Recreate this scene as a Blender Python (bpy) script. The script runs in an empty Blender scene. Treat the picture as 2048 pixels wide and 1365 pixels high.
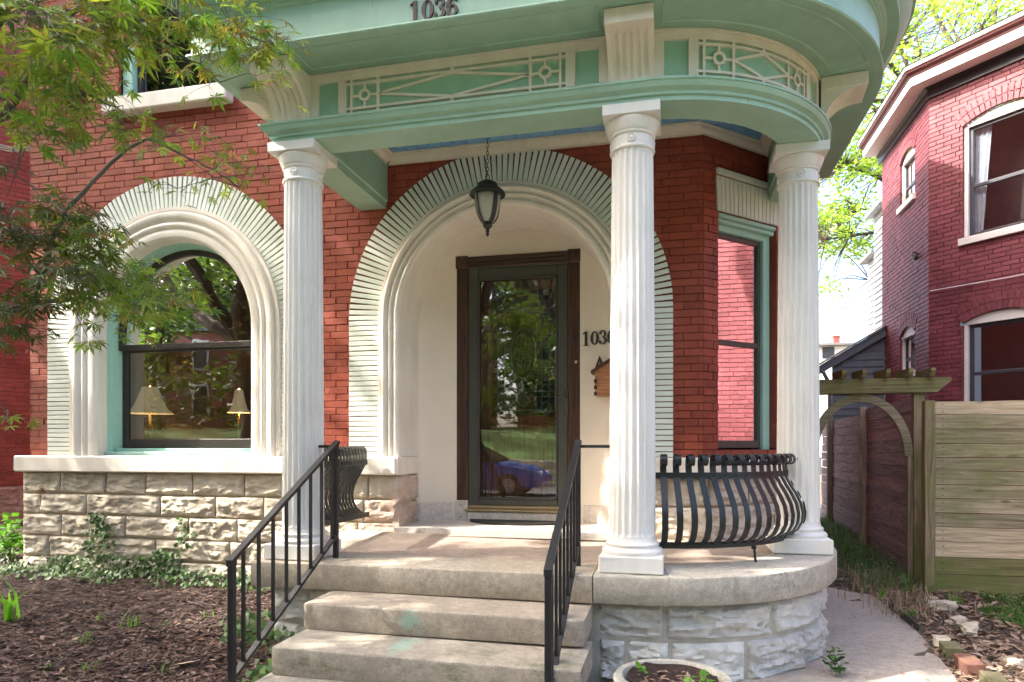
import bpy, bmesh, math, random
from mathutils import Vector, Matrix, noise
R_ = math.radians
random.seed(7)
SC = bpy.context.scene
# ------------------------------------------------------------------ camera
FPX, HV, YAW, EYE = 1370.0, 895.0, R_(13), 1.30
cam_d = bpy.data.cameras.new('camera'); cam = bpy.data.objects.new('camera', cam_d)
SC.collection.objects.link(cam)
cam.location = (0, 0, EYE); cam.rotation_euler = (R_(90), 0, YAW)
cam_d.sensor_width = 36; cam_d.lens = FPX / 2048 * 36
cam_d.shift_y = (HV - 682.5) / 2048; cam_d.clip_start = .05; cam_d.clip_end = 600
SC.camera = cam
# ------------------------------------------------------------------ sky, sun, exposure
SUN_TO = Vector((-.70, -.23, .69)).normalized()
world = bpy.data.worlds.new('World'); SC.world = world; world.use_nodes = True
wn = world.node_tree.nodes; wl = world.node_tree.links
sky = wn.new('ShaderNodeTexSky'); sky.sky_type = 'NISHITA'; sky.sun_disc = False
sky.sun_elevation = math.asin(SUN_TO.z); sky.sun_rotation = math.atan2(SUN_TO.x, SUN_TO.y)
sky.air_density = .7; sky.dust_density = 6.0; sky.ozone_density = .6
wl.new(sky.outputs[0], wn['Background'].inputs[0]); wn['Background'].inputs[1].default_value = .15
sun_d = bpy.data.lights.new('sun', 'SUN'); sun_d.energy = 2.0; sun_d.angle = R_(.5); sun_d.color = (1, .96, .90)
sun = bpy.data.objects.new('sun', sun_d); SC.collection.objects.link(sun)
sun.rotation_euler = (-SUN_TO).to_track_quat('-Z', 'Y').to_euler(); sun.location = (-12, -4, 14)
SC.view_settings.view_transform = 'Standard'; SC.view_settings.look = 'None'
SC.view_settings.exposure = 2.8; SC.view_settings.gamma = 1.0; SC.view_settings.use_curve_mapping = False
SC.view_settings.use_white_balance = True; SC.view_settings.white_balance_temperature = 6650; SC.view_settings.white_balance_tint = 8

# ------------------------------------------------------------------ photo geometry helpers
FW = (-math.sin(YAW), math.cos(YAW)); RT = (math.cos(YAW), math.sin(YAW))
def ray(u):
    a = (u - 1024) / FPX
    return FW[0] + a * RT[0], FW[1] + a * RT[1]
def at(u, v, d):
    A, B = ray(u); return Vector((d * A, d * B, EYE + (HV - v) / FPX * d))
def aty(u, v, Y):
    return at(u, v, Y / ray(u)[1])
def atx(u, v, X):
    return at(u, v, X / ray(u)[0])
def atz(u, v, Z):
    return at(u, v, (Z - EYE) * FPX / (HV - v))
def project(p):
    d = p[0] * FW[0] + p[1] * FW[1]; r = p[0] * RT[0] + p[1] * RT[1]
    if d < .05: return -9999, -9999, d
    return 1024 + FPX * r / d, HV - FPX * (p[2] - EYE) / d, d

# ------------------------------------------------------------------ object helpers
COL = SC.collection
WT = {}
def link(o, parent):
    COL.objects.link(o)
    WT[o.name] = Vector(o.location)
    if parent is not None:
        o.parent = parent
        o.matrix_parent_inverse = Matrix.Translation(-WT[parent.name])
    return o
def thing(name, loc, label, cat, group=None):
    o = bpy.data.objects.new(name, None); o.empty_display_size = .1
    o.location = loc; link(o, None); return tag(o, label, cat, group)
def tag(o, label, cat=None, group=None, kind=None):
    if label: o['label'] = label
    if cat: o['category'] = cat
    if group: o['group'] = group
    if kind: o['kind'] = kind
    return o
def place(name, me, loc, rot, parent, scale=(1, 1, 1)):
    o = bpy.data.objects.new(name, me); o.location = loc; o.rotation_euler = rot; o.scale = scale
    return link(o, parent)

class MB:
    def __init__(s): s.v = []; s.f = []
    def add(s, vs, fs):
        b = len(s.v); s.v += [tuple(p) for p in vs]; s.f += [tuple(i + b for i in f) for f in fs]; return s
    def box(s, x0, x1, y0, y1, z0, z1, M=None):
        vs = [Vector((x, y, z)) for z in (z0, z1) for y in (y0, y1) for x in (x0, x1)]
        if M is not None: vs = [M @ p for p in vs]
        return s.add(vs, [(0, 2, 3, 1), (4, 5, 7, 6), (0, 1, 5, 4), (2, 6, 7, 3), (0, 4, 6, 2), (1, 3, 7, 5)])
    def cbox(s, x0, x1, y0, y1, z0, z1, b=.005, M=None):
        bm = bmesh.new(); bmesh.ops.create_cube(bm, size=1)
        for p in bm.verts:
            p.co = Vector((x0 + (p.co.x + .5) * (x1 - x0), y0 + (p.co.y + .5) * (y1 - y0), z0 + (p.co.z + .5) * (z1 - z0)))
        bmesh.ops.bevel(bm, geom=bm.edges[:], offset=b, segments=1, affect='EDGES')
        bm.verts.index_update()
        vs = [(M @ p.co) if M is not None else p.co.copy() for p in bm.verts]
        fs = [tuple(q.index for q in f.verts) for f in bm.faces]; bm.free()
        return s.add(vs, fs)
    def bar(s, p, q, w, h, up=(0, 0, 1)):
        p = Vector(p); q = Vector(q); d = (q - p); L = d.length; d.normalize(); up = Vector(up)
        if abs(d.dot(up)) > .98: up = Vector((0, 1, 0))
        x = d.cross(up).normalized(); z = x.cross(d).normalized()
        M = Matrix(((x.x, d.x, z.x, p.x), (x.y, d.y, z.y, p.y), (x.z, d.z, z.z, p.z), (0, 0, 0, 1)))
        return s.box(-w / 2, w / 2, 0, L, -h / 2, h / 2, M)
    def loft(s, rings, closed=True, caps=False):
        n = len(rings[0]); b = len(s.v)
        for r in rings: s.v += [tuple(p) for p in r]
        m = n if closed else n - 1
        for i in range(len(rings) - 1):
            for j in range(m):
                k = (j + 1) % n
                s.f.append((b + i * n + j, b + i * n + k, b + (i + 1) * n + k, b + (i + 1) * n + j))
        if caps:
            s.f.append(tuple(b + j for j in range(n))[::-1]); s.f.append(tuple(b + (len(rings) - 1) * n + j for j in range(n)))
        return s
    def tube(s, pts, rad, n=6, caps=True):
        pts = [Vector(p) for p in pts]
        if not hasattr(rad, '__len__'): rad = [rad] * len(pts)
        rings = []; ref = Vector((.3, .2, 1)).normalized()
        for i, p in enumerate(pts):
            d = (pts[min(i + 1, len(pts) - 1)] - pts[max(i - 1, 0)])
            if d.length < 1e-9: d = Vector((0, 0, 1))
            d.normalize(); x = d.cross(ref)
            if x.length < .05: x = d.cross(Vector((1, 0, 0)))
            x.normalize(); y = d.cross(x)
            rings.append([p + (x * math.cos(2 * math.pi * k / n) + y * math.sin(2 * math.pi * k / n)) * rad[i] for k in range(n)])
        return s.loft(rings, True, caps)
    def lathe(s, prof, n=24, c=(0, 0, 0), M=None):
        rings = []
        for r, z in prof:
            ring = [Vector((r * math.cos(2 * math.pi * k / n), r * math.sin(2 * math.pi * k / n), z)) for k in range(n)]
            ring = [(M @ p) if M is not None else p + Vector(c) for p in ring]
            rings.append(ring)
        return s.loft(rings, True, True)
    def prism(s, poly, fn, t0, t1):
        """2-D polygon (a,b) extruded from t0 to t1, fn(a,b,t) -> point"""
        n = len(poly)
        vs = [fn(a, b, t0) for a, b in poly] + [fn(a, b, t1) for a, b in poly]
        return s.add(vs, [tuple(range(n)), tuple(range(2 * n - 1, n - 1, -1))] + [(i, i + n, (i + 1) % n + n, (i + 1) % n) for i in range(n)])
    def mesh(s, name, mat, smooth=False, ang=None):
        me = bpy.data.meshes.new(name); me.from_pydata(s.v, [], s.f)
        for m in (mat if isinstance(mat, (list, tuple)) else [mat]): me.materials.append(m)
        bm = bmesh.new(); bm.from_mesh(me); bmesh.ops.recalc_face_normals(bm, faces=bm.faces[:]); bm.to_mesh(me); bm.free()
        if smooth:
            me.polygons.foreach_set('use_smooth', [True] * len(me.polygons))
            if ang is not None: me.set_sharp_from_angle(angle=R_(ang))
        me.update(); return me
    def build(s, name, mat, parent=None, smooth=False, ang=None):
        org = Vector((0, 0, 0))
        if parent is None and s.v:
            xs, ys, zs = zip(*s.v); org = Vector(((min(xs) + max(xs)) / 2, (min(ys) + max(ys)) / 2, min(zs)))
            s.v = [(a - org.x, b - org.y, c - org.z) for a, b, c in s.v]
        me = s.mesh(name, mat, smooth, ang)
        o = bpy.data.objects.new(name, me); o.location = org
        return link(o, parent)
    def raw(s, name, mat, parent=None, smooth=False):
        """no normal recalculation: for leaves and other big soups"""
        me = bpy.data.meshes.new(name); me.from_pydata(s.v, [], s.f); me.materials.append(mat)
        if smooth: me.polygons.foreach_set('use_smooth', [True] * len(me.polygons))
        me.update(); o = bpy.data.objects.new(name, me); return link(o, parent)

# ------------------------------------------------------------------ materials
def newmat(name):
    m = bpy.data.materials.new(name); m.use_nodes = True
    nt = m.node_tree; b = nt.nodes['Principled BSDF']; return m, nt, b
def N(nt, t, **k):
    n = nt.nodes.new(t)
    for a, v in k.items():
        if a in n.inputs: n.inputs[a].default_value = v
        else: setattr(n, a, v)
    return n
def ramp(nt, fac, stops):
    r = N(nt, 'ShaderNodeValToRGB'); els = r.color_ramp.elements
    while len(els) < len(stops): els.new(.5)
    for e, (p, c) in zip(els, stops): e.position = p; e.color = (*c, 1) if len(c) == 3 else c
    nt.links.new(fac, r.inputs[0]); return r.outputs[0]
def mixc(nt, fac, a, b, mode='MIX'):
    m = N(nt, 'ShaderNodeMix', data_type='RGBA', blend_type=mode)
    for s, x in ((0, fac), (6, a), (7, b)):
        if hasattr(x, 'is_output') or isinstance(x, bpy.types.NodeSocket): nt.links.new(x, m.inputs[s])
        else: m.inputs[s].default_value = (*x, 1) if isinstance(x, tuple) and len(x) == 3 else x
    return m.outputs[2]
def noise_tex(nt, scale, detail=4, rough=.55, vec=None, stretch=None, dist=0, kind='FBM'):
    n = N(nt, 'ShaderNodeTexNoise', noise_type=kind, Scale=scale, Detail=detail, Roughness=rough, Distortion=dist)
    g = N(nt, 'ShaderNodeNewGeometry')
    src = g.outputs['Position'] if vec is None else vec
    if stretch is not None:
        mp = N(nt, 'ShaderNodeMapping'); mp.inputs['Scale'].default_value = stretch
        nt.links.new(src, mp.inputs[0]); src = mp.outputs[0]
    nt.links.new(src, n.inputs['Vector']); return n.outputs[0]
def bump(nt, b, h, strength=.3, dist=.01, prev=None):
    n = N(nt, 'ShaderNodeBump', Strength=strength, Distance=dist); nt.links.new(h, n.inputs['Height'])
    if prev is not None: nt.links.new(prev, n.inputs['Normal'])
    nt.links.new(n.outputs[0], b.inputs['Normal']); return n.outputs[0]
def paint(name, col, rough=.5, var=.12, scale=6, bs=.15, bscale=120, dirt=None, dirt_amt=.35, per=0.0, metal=0, chips=None):
    """painted surface: small tonal drift, brush grain, blotches of grime with a shape of their own"""
    m, nt, b = newmat(name); L = nt.links
    f = noise_tex(nt, scale, 5)
    lo = tuple(c * (1 - var) for c in col); hi = tuple(min(1, c * (1 + var)) for c in col)
    c = ramp(nt, f, [(.3, lo), (.7, hi)])
    if per:
        g = N(nt, 'ShaderNodeNewGeometry'); oi = N(nt, 'ShaderNodeObjectInfo')
        ad = N(nt, 'ShaderNodeMath', operation='ADD'); L.new(g.outputs['Random Per Island'], ad.inputs[0]); L.new(oi.outputs['Random'], ad.inputs[1])
        fr = N(nt, 'ShaderNodeMath', operation='FRACT'); L.new(ad.outputs[0], fr.inputs[0])
        sh = ramp(nt, fr.outputs[0], [(0, (1 - per,) * 3), (1, (1 + per * .6,) * 3)])
        c = mixc(nt, 1.0, c, sh, 'MULTIPLY')
    if dirt:
        d = noise_tex(nt, 3.1, 8, .68)
        df = ramp(nt, d, [(.52, (0, 0, 0)), (.72, (dirt_amt,) * 3)])
        c = mixc(nt, df, c, dirt)
    if chips:
        k = noise_tex(nt, 34, 6, .75); c = mixc(nt, ramp(nt, k, [(.70, (0, 0, 0)), (.715, (.8,) * 3)]), c, chips)
        sk = noise_tex(nt, 9, 6, .7, None, (1, 1, .12)); c = mixc(nt, 1.0, c, ramp(nt, sk, [(.35, (.93, .925, .91)), (.6, (1.02, 1.02, 1.02))]), 'MULTIPLY')
    L.new(c, b.inputs['Base Color']); b.inputs['Roughness'].default_value = rough; b.inputs['Metallic'].default_value = metal
    h = noise_tex(nt, bscale, 4, .6)
    bump(nt, b, h, bs, .004)
    return m
M = {}
def brickpaint(name, col, col2, per=.16):
    m, nt, b = newmat(name); L = nt.links
    f = noise_tex(nt, 5, 6, .6)
    c = ramp(nt, f, [(.32, col2), (.62, col)])
    g = N(nt, 'ShaderNodeNewGeometry'); oi = N(nt, 'ShaderNodeObjectInfo')
    ad = N(nt, 'ShaderNodeMath', operation='ADD'); L.new(g.outputs['Random Per Island'], ad.inputs[0]); L.new(oi.outputs['Random'], ad.inputs[1])
    fr = N(nt, 'ShaderNodeMath', operation='FRACT'); L.new(ad.outputs[0], fr.inputs[0])
    c = mixc(nt, 1.0, c, ramp(nt, fr.outputs[0], [(0, (1 - per,) * 3), (1, (1 + per,) * 3)]), 'MULTIPLY')
    fd_ = noise_tex(nt, 1.3, 6, .65); c = mixc(nt, 1.0, c, ramp(nt, fd_, [(.34, (.80, .78, .78)), (.66, (1.10, 1.16, 1.18))]), 'MULTIPLY')
    so = noise_tex(nt, 5, 7, .72, None, (1, 1, .22)); c = mixc(nt, ramp(nt, so, [(.57, (0, 0, 0)), (.74, (.55,) * 3)]), c, tuple(x * .45 for x in col2))
    ch = noise_tex(nt, 38, 3, .5)
    c = mixc(nt, ramp(nt, ch, [(.66, (0, 0, 0)), (.70, (.5,) * 3)]), c, (.36, .15, .11))
    L.new(c, b.inputs['Base Color']); b.inputs['Roughness'].default_value = .55; b.inputs['Specular IOR Level'].default_value = .3
    h1 = noise_tex(nt, 22, 3, .5); n1 = bump(nt, b, h1, .35, .012)
    h2 = noise_tex(nt, 160, 4, .6); bump(nt, b, h2, .3, .004, n1)
    return m
M['brick'] = brickpaint('brick_red_paint', (.315, .066, .036), (.25, .049, .027), .15)
M['mortar'] = paint('mortar_red_paint', (.12, .022, .015), .8, .2, 9)
M['nbrick'] = brickpaint('neighbour_brick_paint', (.215, .058, .068), (.17, .044, .053), .16)
M['nmortar'] = paint('neighbour_mortar', (.13, .03, .033), .8, .2, 9)
M['lbrick'] = brickpaint('left_brick_paint', (.36, .10, .075), (.29, .075, .058), .12)
M['lmortar'] = paint('left_mortar', (.42, .17, .14), .8, .2, 9)
M['archbrick'] = paint('mint_arch_brick', (.68, .72, .63), .5, .05, 8, .3, 60, (.45, .47, .38), .25, .07)
M['trim'] = paint('cream_trim', (.74, .68, .595), .45, .04, 4, .2, 45, (.45, .38, .30), .22, chips=(.5, .44, .36))
M['plaster'] = paint('niche_plaster', (.74, .66, .555), .55, .04, 2, .25, 70, (.5, .42, .32), .12)
M['white'] = paint('column_white', (.72, .70, .655), .4, .03, 5, .15, 60, (.5, .45, .37), .25, chips=(.48, .42, .34))
M['frieze'] = paint('frieze_cream', (.70, .64, .52), .45, .04, 5, .15, 60, (.5, .44, .34), .22, chips=(.5, .44, .34))
M['green'] = paint('porch_green', (.30, .47, .355), .45, .06, 4, .15, 50, (.2, .32, .23), .25, chips=(.22, .33, .25))
M['panel'] = paint('frieze_panel_green', (.27, .47, .335), .55, .08, 9, .5, 45)
M['teal'] = paint('window_teal', (.33, .54, .445), .45, .05, 5, .15, 60, (.2, .35, .3), .2)
M['blue'] = paint('ceiling_blue', (.16, .36, .58), .5, .05, 5, .1, 60)
M['lead'] = paint('dark_sash', (.030, .021, .017), .4, .2, 10, .1, 90)
M['storm'] = paint('storm_door_bronze', (.058, .058, .048), .4, .1, 8, .1, 120)
M['iron'] = paint('black_iron', (.005, .0055, .007), .5, .3, 25, .5, 90, (.03, .028, .025), .25)
M['grille'] = paint('black_green_iron', (.006, .009, .010), .38, .3, 25, .5, 90, (.025, .03, .03), .25)
M['lantern'] = paint('lantern_bronze', (.022, .026, .020), .5, .35, 30, .5, 80, (.07, .08, .06), .4)
M['brass'] = paint('brass', (.75, .55, .25), .3, .1, 10, .1, metal=1)
M['rug'] = paint('door_mat', (.03, .026, .022), .95, .4, 60, 1, 90)
M['gold'] = paint('brass_sill', (.30, .22, .11), .45, .15, 8)
M['rafter'] = paint('roof_tar', (.06, .06, .06), .9)
M['plastic'] = paint('white_metal', (.75, .75, .75), .4)

def wood(name, c1, c2, rough=.6, axis='x', scale=1.0, green=None, per=.2):
    m, nt, b = newmat(name); L = nt.links
    st = {'x': (.8, 9, 15), 'y': (9, .8, 15), 'z': (12, 12, .8)}[axis]
    oi = N(nt, 'ShaderNodeObjectInfo'); g = N(nt, 'ShaderNodeNewGeometry')
    va = N(nt, 'ShaderNodeVectorMath', operation='MULTIPLY_ADD')
    cb = N(nt, 'ShaderNodeCombineXYZ'); 
    for i in range(3): L.new(oi.outputs['Random'], cb.inputs[i])
    va.inputs[1].default_value = (13, 17, 19); L.new(cb.outputs[0], va.inputs[0]); L.new(g.outputs['Position'], va.inputs[2])
    f = noise_tex(nt, 2.2 * scale, 6, .65, va.outputs[0], st, 1.2)
    c = ramp(nt, f, [(.36, tuple(x * .8 for x in c1)), (.62, c2)])
    kn = N(nt, 'ShaderNodeTexVoronoi', Scale=2.3); mp = N(nt, 'ShaderNodeMapping'); mp.inputs['Scale'].default_value = {'x': (1, 3, 3), 'y': (3, 1, 3), 'z': (3, 3, 1)}[axis]
    L.new(va.outputs[0], mp.inputs[0]); L.new(mp.outputs[0], kn.inputs['Vector'])
    c = mixc(nt, ramp(nt, kn.outputs['Distance'], [(.06, (.75,) * 3), (.13, (0, 0, 0))]), c, tuple(x * .35 for x in c1))
    sh = ramp(nt, oi.outputs['Random'], [(0, (1 - per,) * 3), (1, (1 + per,) * 3)])
    c = mixc(nt, 1.0, c, sh, 'MULTIPLY')
    if green:
        gf = noise_tex(nt, 2.2, 6, .65)
        c = mixc(nt, ramp(nt, gf, [(.42, (0, 0, 0)), (.66, (.75,) * 3)]), c, green)
    L.new(c, b.inputs['Base Color']); b.inputs['Roughness'].default_value = rough
    bump(nt, b, f, .35, .006); return m
M['doorwood'] = wood('door_casing_wood', (.030, .013, .008), (.085, .036, .018), .4, 'z')
M['doorwood_x'] = wood('door_casing_wood_level', (.030, .013, .008), (.085, .036, .018), .4, 'x')
M['inner'] = wood('inner_door_wood', (.22, .08, .022), (.50, .22, .07), .35, 'z', per=0)
M['mailwood'] = wood('mailbox_cedar', (.26, .10, .04), (.48, .22, .10), .5, 'x', 2, per=0)
M['fencedark'] = wood('fence_red_brown', (.28, .205, .175), (.50, .385, .335), .75, 'y', per=.25)
M['fencegreen'] = wood('fence_weathered', (.22, .185, .11), (.42, .36, .235), .75, 'x', green=(.17, .19, .06), per=.2)
M['fencepale'] = wood('fence_new_board', (.44, .345, .21), (.66, .55, .37), .7, 'x', per=.08)
M['fencemoss'] = wood('fence_mossy', (.16, .14, .065), (.29, .25, .11), .85, 'x', green=(.11, .16, .03), per=.1)
M['postwood'] = wood('fence_post_wood', (.20, .155, .085), (.36, .29, .17), .75, 'z', green=(.15, .18, .04), per=.15)
M['postdark'] = wood('fence_post_brown', (.24, .19, .13), (.42, .34, .24), .75, 'z', per=.15)
M['slate'] = paint('dark_siding', (.13, .14, .16), .6, .1, 5)
M['greysiding'] = paint('grey_siding', (.46, .50, .51), .6, .05, 5)
M['farwhite'] = paint('far_white', (.75, .75, .74), .6)
M['nwhite'] = paint('neighbour_white_trim', (.74, .70, .66), .5, .06, 6, .2, 60, (.5, .45, .4), .25)
M['ndark'] = paint('neighbour_dark_trim', (.045, .045, .055), .4, .2, 6)
M['nfascia'] = paint('neighbour_crown_brown', (.11, .035, .035), .45, .15, 6)
M['roofgrey'] = paint('shingle_grey', (.16, .16, .165), .9, .25, 20)
M['cable'] = paint('cable_black', (.02, .02, .02), .6)

def stone(name, c1, c2, c3, moss=None, rust=False, rough=.85):
    m, nt, b = newmat(name); L = nt.links
    f = noise_tex(nt, 4.5, 8, .7)
    c = ramp(nt, f, [(.3, c1), (.5, c2), (.72, c3)])
    oi = N(nt, 'ShaderNodeObjectInfo')
    c = mixc(nt, 1.0, c, ramp(nt, oi.outputs['Random'], [(0, (.86,) * 3), (1, (1.1,) * 3)]), 'MULTIPLY')
    st = noise_tex(nt, 14, 6, .75, None, (1, 1, .5))
    c = mixc(nt, ramp(nt, st, [(.58, (0, 0, 0)), (.74, (.5,) * 3)]), c, tuple(x * .4 for x in c1))
    if moss:
        mz = noise_tex(nt, 2.6, 6, .7)
        c = mixc(nt, ramp(nt, mz, [(.56, (0, 0, 0)), (.76, (.55,) * 3)]), c, moss)
    if rust:    # rust run below an old iron clamp
        geo = N(nt, 'ShaderNodeNewGeometry'); vm = N(nt, 'ShaderNodeVectorMath', operation='SUBTRACT'); L.new(geo.outputs['Position'], vm.inputs[0]); vm.inputs[1].default_value = (-5.53, 5.06, .90)
        sc = N(nt, 'ShaderNodeVectorMath', operation='MULTIPLY'); L.new(vm.outputs[0], sc.inputs[0]); sc.inputs[1].default_value = (16, 4, 6.5)
        ln = N(nt, 'ShaderNodeVectorMath', operation='LENGTH'); L.new(sc.outputs[0], ln.inputs[0])
        nz = noise_tex(nt, 16, 5, .7); ad = N(nt, 'ShaderNodeMath', operation='MULTIPLY_ADD'); L.new(nz, ad.inputs[0]); ad.inputs[1].default_value = .9; L.new(ln.outputs['Value'], ad.inputs[2])
        c = mixc(nt, ramp(nt, ad.outputs[0], [(.6, (.9,) * 3), (1.3, (0, 0, 0))]), c, (.22, .075, .02))
    L.new(c, b.inputs['Base Color']); b.inputs['Roughness'].default_value = rough
    h = noise_tex(nt, 9, 9, .62, None, (1, 1, 2.0), .5, 'RIDGED_MULTIFRACTAL'); n1 = bump(nt, b, h, .75, .028)
    h2 = noise_tex(nt, 130, 5, .65); bump(nt, b, h2, .5, .005, n1)
    return m
M['limestone'] = stone('limestone_tan', (.36, .30, .22), (.52, .45, .345), (.64, .57, .45), rust=True)
M['whitestone'] = stone('limestone_grey_white', (.40, .395, .355), (.56, .555, .51), (.69, .685, .64), (.30, .29, .18))
M['joint'] = paint('stone_mortar', (.42, .34, .25), .9, .2, 12, 1, 40, (.2, .16, .11), .5)
M['joint2'] = paint('porch_mortar', (.40, .38, .32), .9, .2, 12, 1, 40, (.22, .22, .14), .5)
M['pinkstone'] = stone('reddish_stone', (.30, .19, .14), (.45, .34, .27), (.56, .47, .40))

def concrete(name, c1, c2, stain, stain_lo=.55, rough=.85, spots=None, paintmark=False, streak=False):
    m, nt, b = newmat(name); L = nt.links
    f = noise_tex(nt, 2.5, 8, .7)
    c = ramp(nt, f, [(.3, c1), (.7, c2)])
    g = noise_tex(nt, 150, 4, .7)
    c = mixc(nt, 1.0, c, ramp(nt, g, [(.32, (.70,) * 3), (.68, (1.16,) * 3)]), 'MULTIPLY')
    g2 = noise_tex(nt, 22, 6, .75)
    c = mixc(nt, 1.0, c, ramp(nt, g2, [(.36, (.78,) * 3), (.62, (1.10,) * 3)]), 'MULTIPLY')
    pit = noise_tex(nt, 62, 5, .8)
    c = mixc(nt, ramp(nt, pit, [(.64, (0, 0, 0)), (.72, (.45,) * 3)]), c, tuple(x * .5 for x in stain))
    s = noise_tex(nt, 3.7, 9, .72, None, (1, 1, 2.5) if not streak else (3, 3, .7))
    c = mixc(nt, ramp(nt, s, [(stain_lo, (0, 0, 0)), (stain_lo + .13, (.7,) * 3)]), c, stain)
    if spots:
        k = noise_tex(nt, 2.1, 2, .5); q = noise_tex(nt, 75, 5, .75)
        mu = N(nt, 'ShaderNodeMath', operation='MULTIPLY'); L.new(ramp(nt, k, [(.55, (0, 0, 0)), (.72, (.7,) * 3)]), mu.inputs[0]); L.new(ramp(nt, q, [(.55, (0, 0, 0)), (.60, (1,) * 3)]), mu.inputs[1])
        c = mixc(nt, mu.outputs[0], c, spots)
    if paintmark:   # spilled green paint on the risers
        geo = N(nt, 'ShaderNodeNewGeometry'); vm = N(nt, 'ShaderNodeVectorMath', operation='SUBTRACT'); L.new(geo.outputs['Position'], vm.inputs[0]); vm.inputs[1].default_value = (-1.335, 3.32, .335)
        sc = N(nt, 'ShaderNodeVectorMath', operation='MULTIPLY'); L.new(vm.outputs[0], sc.inputs[0]); sc.inputs[1].default_value = (5.2, 2.2, 4.2)
        ln = N(nt, 'ShaderNodeVectorMath', operation='LENGTH'); L.new(sc.outputs[0], ln.inputs[0])
        nz = noise_tex(nt, 7, 5, .7); ad = N(nt, 'ShaderNodeMath', operation='MULTIPLY_ADD'); L.new(nz, ad.inputs[0]); ad.inputs[1].default_value = 1.1; L.new(ln.outputs['Value'], ad.inputs[2])
        c = mixc(nt, ramp(nt, ad.outputs[0], [(.75, (.62,) * 3), (1.45, (0, 0, 0))]), c, (.27, .47, .38))
    L.new(c, b.inputs['Base Color']); b.inputs['Roughness'].default_value = rough
    h1 = noise_tex(nt, 24, 7, .7); n1 = bump(nt, b, h1, .4, .010)
    h = noise_tex(nt, 240, 4, .6); bump(nt, b, h, .35, .003, n1); return m
M['step'] = concrete('step_stone', (.33, .275, .21), (.44, .38, .30), (.24, .195, .14), .56, paintmark=True)
M['stepgreen'] = concrete('step_stone_mossy', (.34, .29, .225), (.44, .39, .31), (.12, .125, .065), .53, paintmark=True)
M['porchfloor'] = concrete('porch_floor', (.33, .25, .195), (.41, .325, .26), (.26, .19, .15), .6)
M['coping'] = concrete('coping_stone', (.40, .36, .29), (.52, .48, .40), (.26, .23, .16), .56, spots=(.06, .055, .045), streak=True)
M['slab'] = concrete('porch_slab', (.38, .325, .25), (.48, .42, .335), (.27, .225, .155), .52, streak=True)
M['walk'] = concrete('walkway', (.33, .28, .235), (.42, .365, .31), (.24, .20, .165), .58)
M['marble'] = concrete('marble_base', (.60, .53, .46), (.72, .66, .59), (.50, .40, .32), .6)
M['planter'] = concrete('planter_concrete', (.36, .34, .29), (.48, .46, .40), (.20, .19, .13), .5)
M['asphalt'] = concrete('asphalt', (.06, .06, .062), (.09, .09, .09), (.04, .04, .04), .6)

def glass(name, refl=2.2, tint=(1, 1, 1), rough=0.0, wob=.0):
    m = bpy.data.materials.new(name); m.use_nodes = True; nt = m.node_tree; nt.nodes.clear(); L = nt.links
    out = N(nt, 'ShaderNodeOutputMaterial'); mx = N(nt, 'ShaderNodeMixShader'); tr = N(nt, 'ShaderNodeBsdfTransparent'); gl = N(nt, 'ShaderNodeBsdfGlossy')
    tr.inputs[0].default_value = (*tint, 1); gl.inputs['Roughness'].default_value = rough
    fr = N(nt, 'ShaderNodeFresnel', IOR=1.52); mu = N(nt, 'ShaderNodeMath', operation='MULTIPLY', use_clamp=True); mu.inputs[1].default_value = refl
    L.new(fr.outputs[0], mu.inputs[0]); L.new(mu.outputs[0], mx.inputs[0]); L.new(tr.outputs[0], mx.inputs[1]); L.new(gl.outputs[0], mx.inputs[2]); L.new(mx.outputs[0], out.inputs[0])
    if wob:
        bp = N(nt, 'ShaderNodeBump', Strength=wob, Distance=.02); L.new(noise_tex(nt, 2.6, 2, .5), bp.inputs['Height']); L.new(bp.outputs[0], gl.inputs['Normal'])
    return m
M['glass'] = glass('window_glass', 4.0, (.86, .86, .84), 0, .035)
M['doorglass'] = glass('storm_glass', 6.5, (.95, .95, .93), 0, .02)
M['leadglass'] = glass('leaded_glass', 3.0, (.60, .66, .60), .03, .5)
M['filmglass'] = glass('side_window_glass', 2.4, (.8, .75, .78), 0, .02)
M['nglass'] = glass('neighbour_glass', 5, (.7, .75, .8), .0, .05)
m, nt, b = newmat('frosted_glass'); b.inputs['Base Color'].default_value = (.62, .60, .52, 1); b.inputs['Roughness'].default_value = .35; b.inputs['Transmission Weight'].default_value = .35
bump(nt, b, noise_tex(nt, 60, 3, .6), .6, .006); M['frost'] = m
m, nt, b = newmat('lamp_shade'); b.inputs['Base Color'].default_value = (.80, .72, .52, 1); b.inputs['Emission Color'].default_value = (1, .78, .45, 1); b.inputs['Emission Strength'].default_value = .03; b.inputs['Roughness'].default_value = .8; M['shade'] = m
M['roomwall'] = paint('room_wall', (.40, .29, .19), .8, .05, 2)
M['roomdark'] = paint('room_furniture', (.05, .03, .02), .6)
M['hallwall'] = paint('hall_wall', (.20, .15, .09), .8, .15, 1.5)
M['reflpink'] = paint('reflection_pink', (.60, .42, .42), .7, .03, 2)  # pink of the mirrored brick wall put into the colour
M['curtain'] = paint('curtain', (.7, .7, .72), .9, .1, 8)
M['carpaint'] = paint('car_blue', (.02, .09, .36), .25, .03, 3, .0)
M['tyre'] = paint('tyre', (.02, .02, .02), .9)
M['rim'] = paint('rim', (.5, .5, .52), .35, metal=1)
M['carglass'] = paint('car_glass', (.02, .025, .03), .08)

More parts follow.
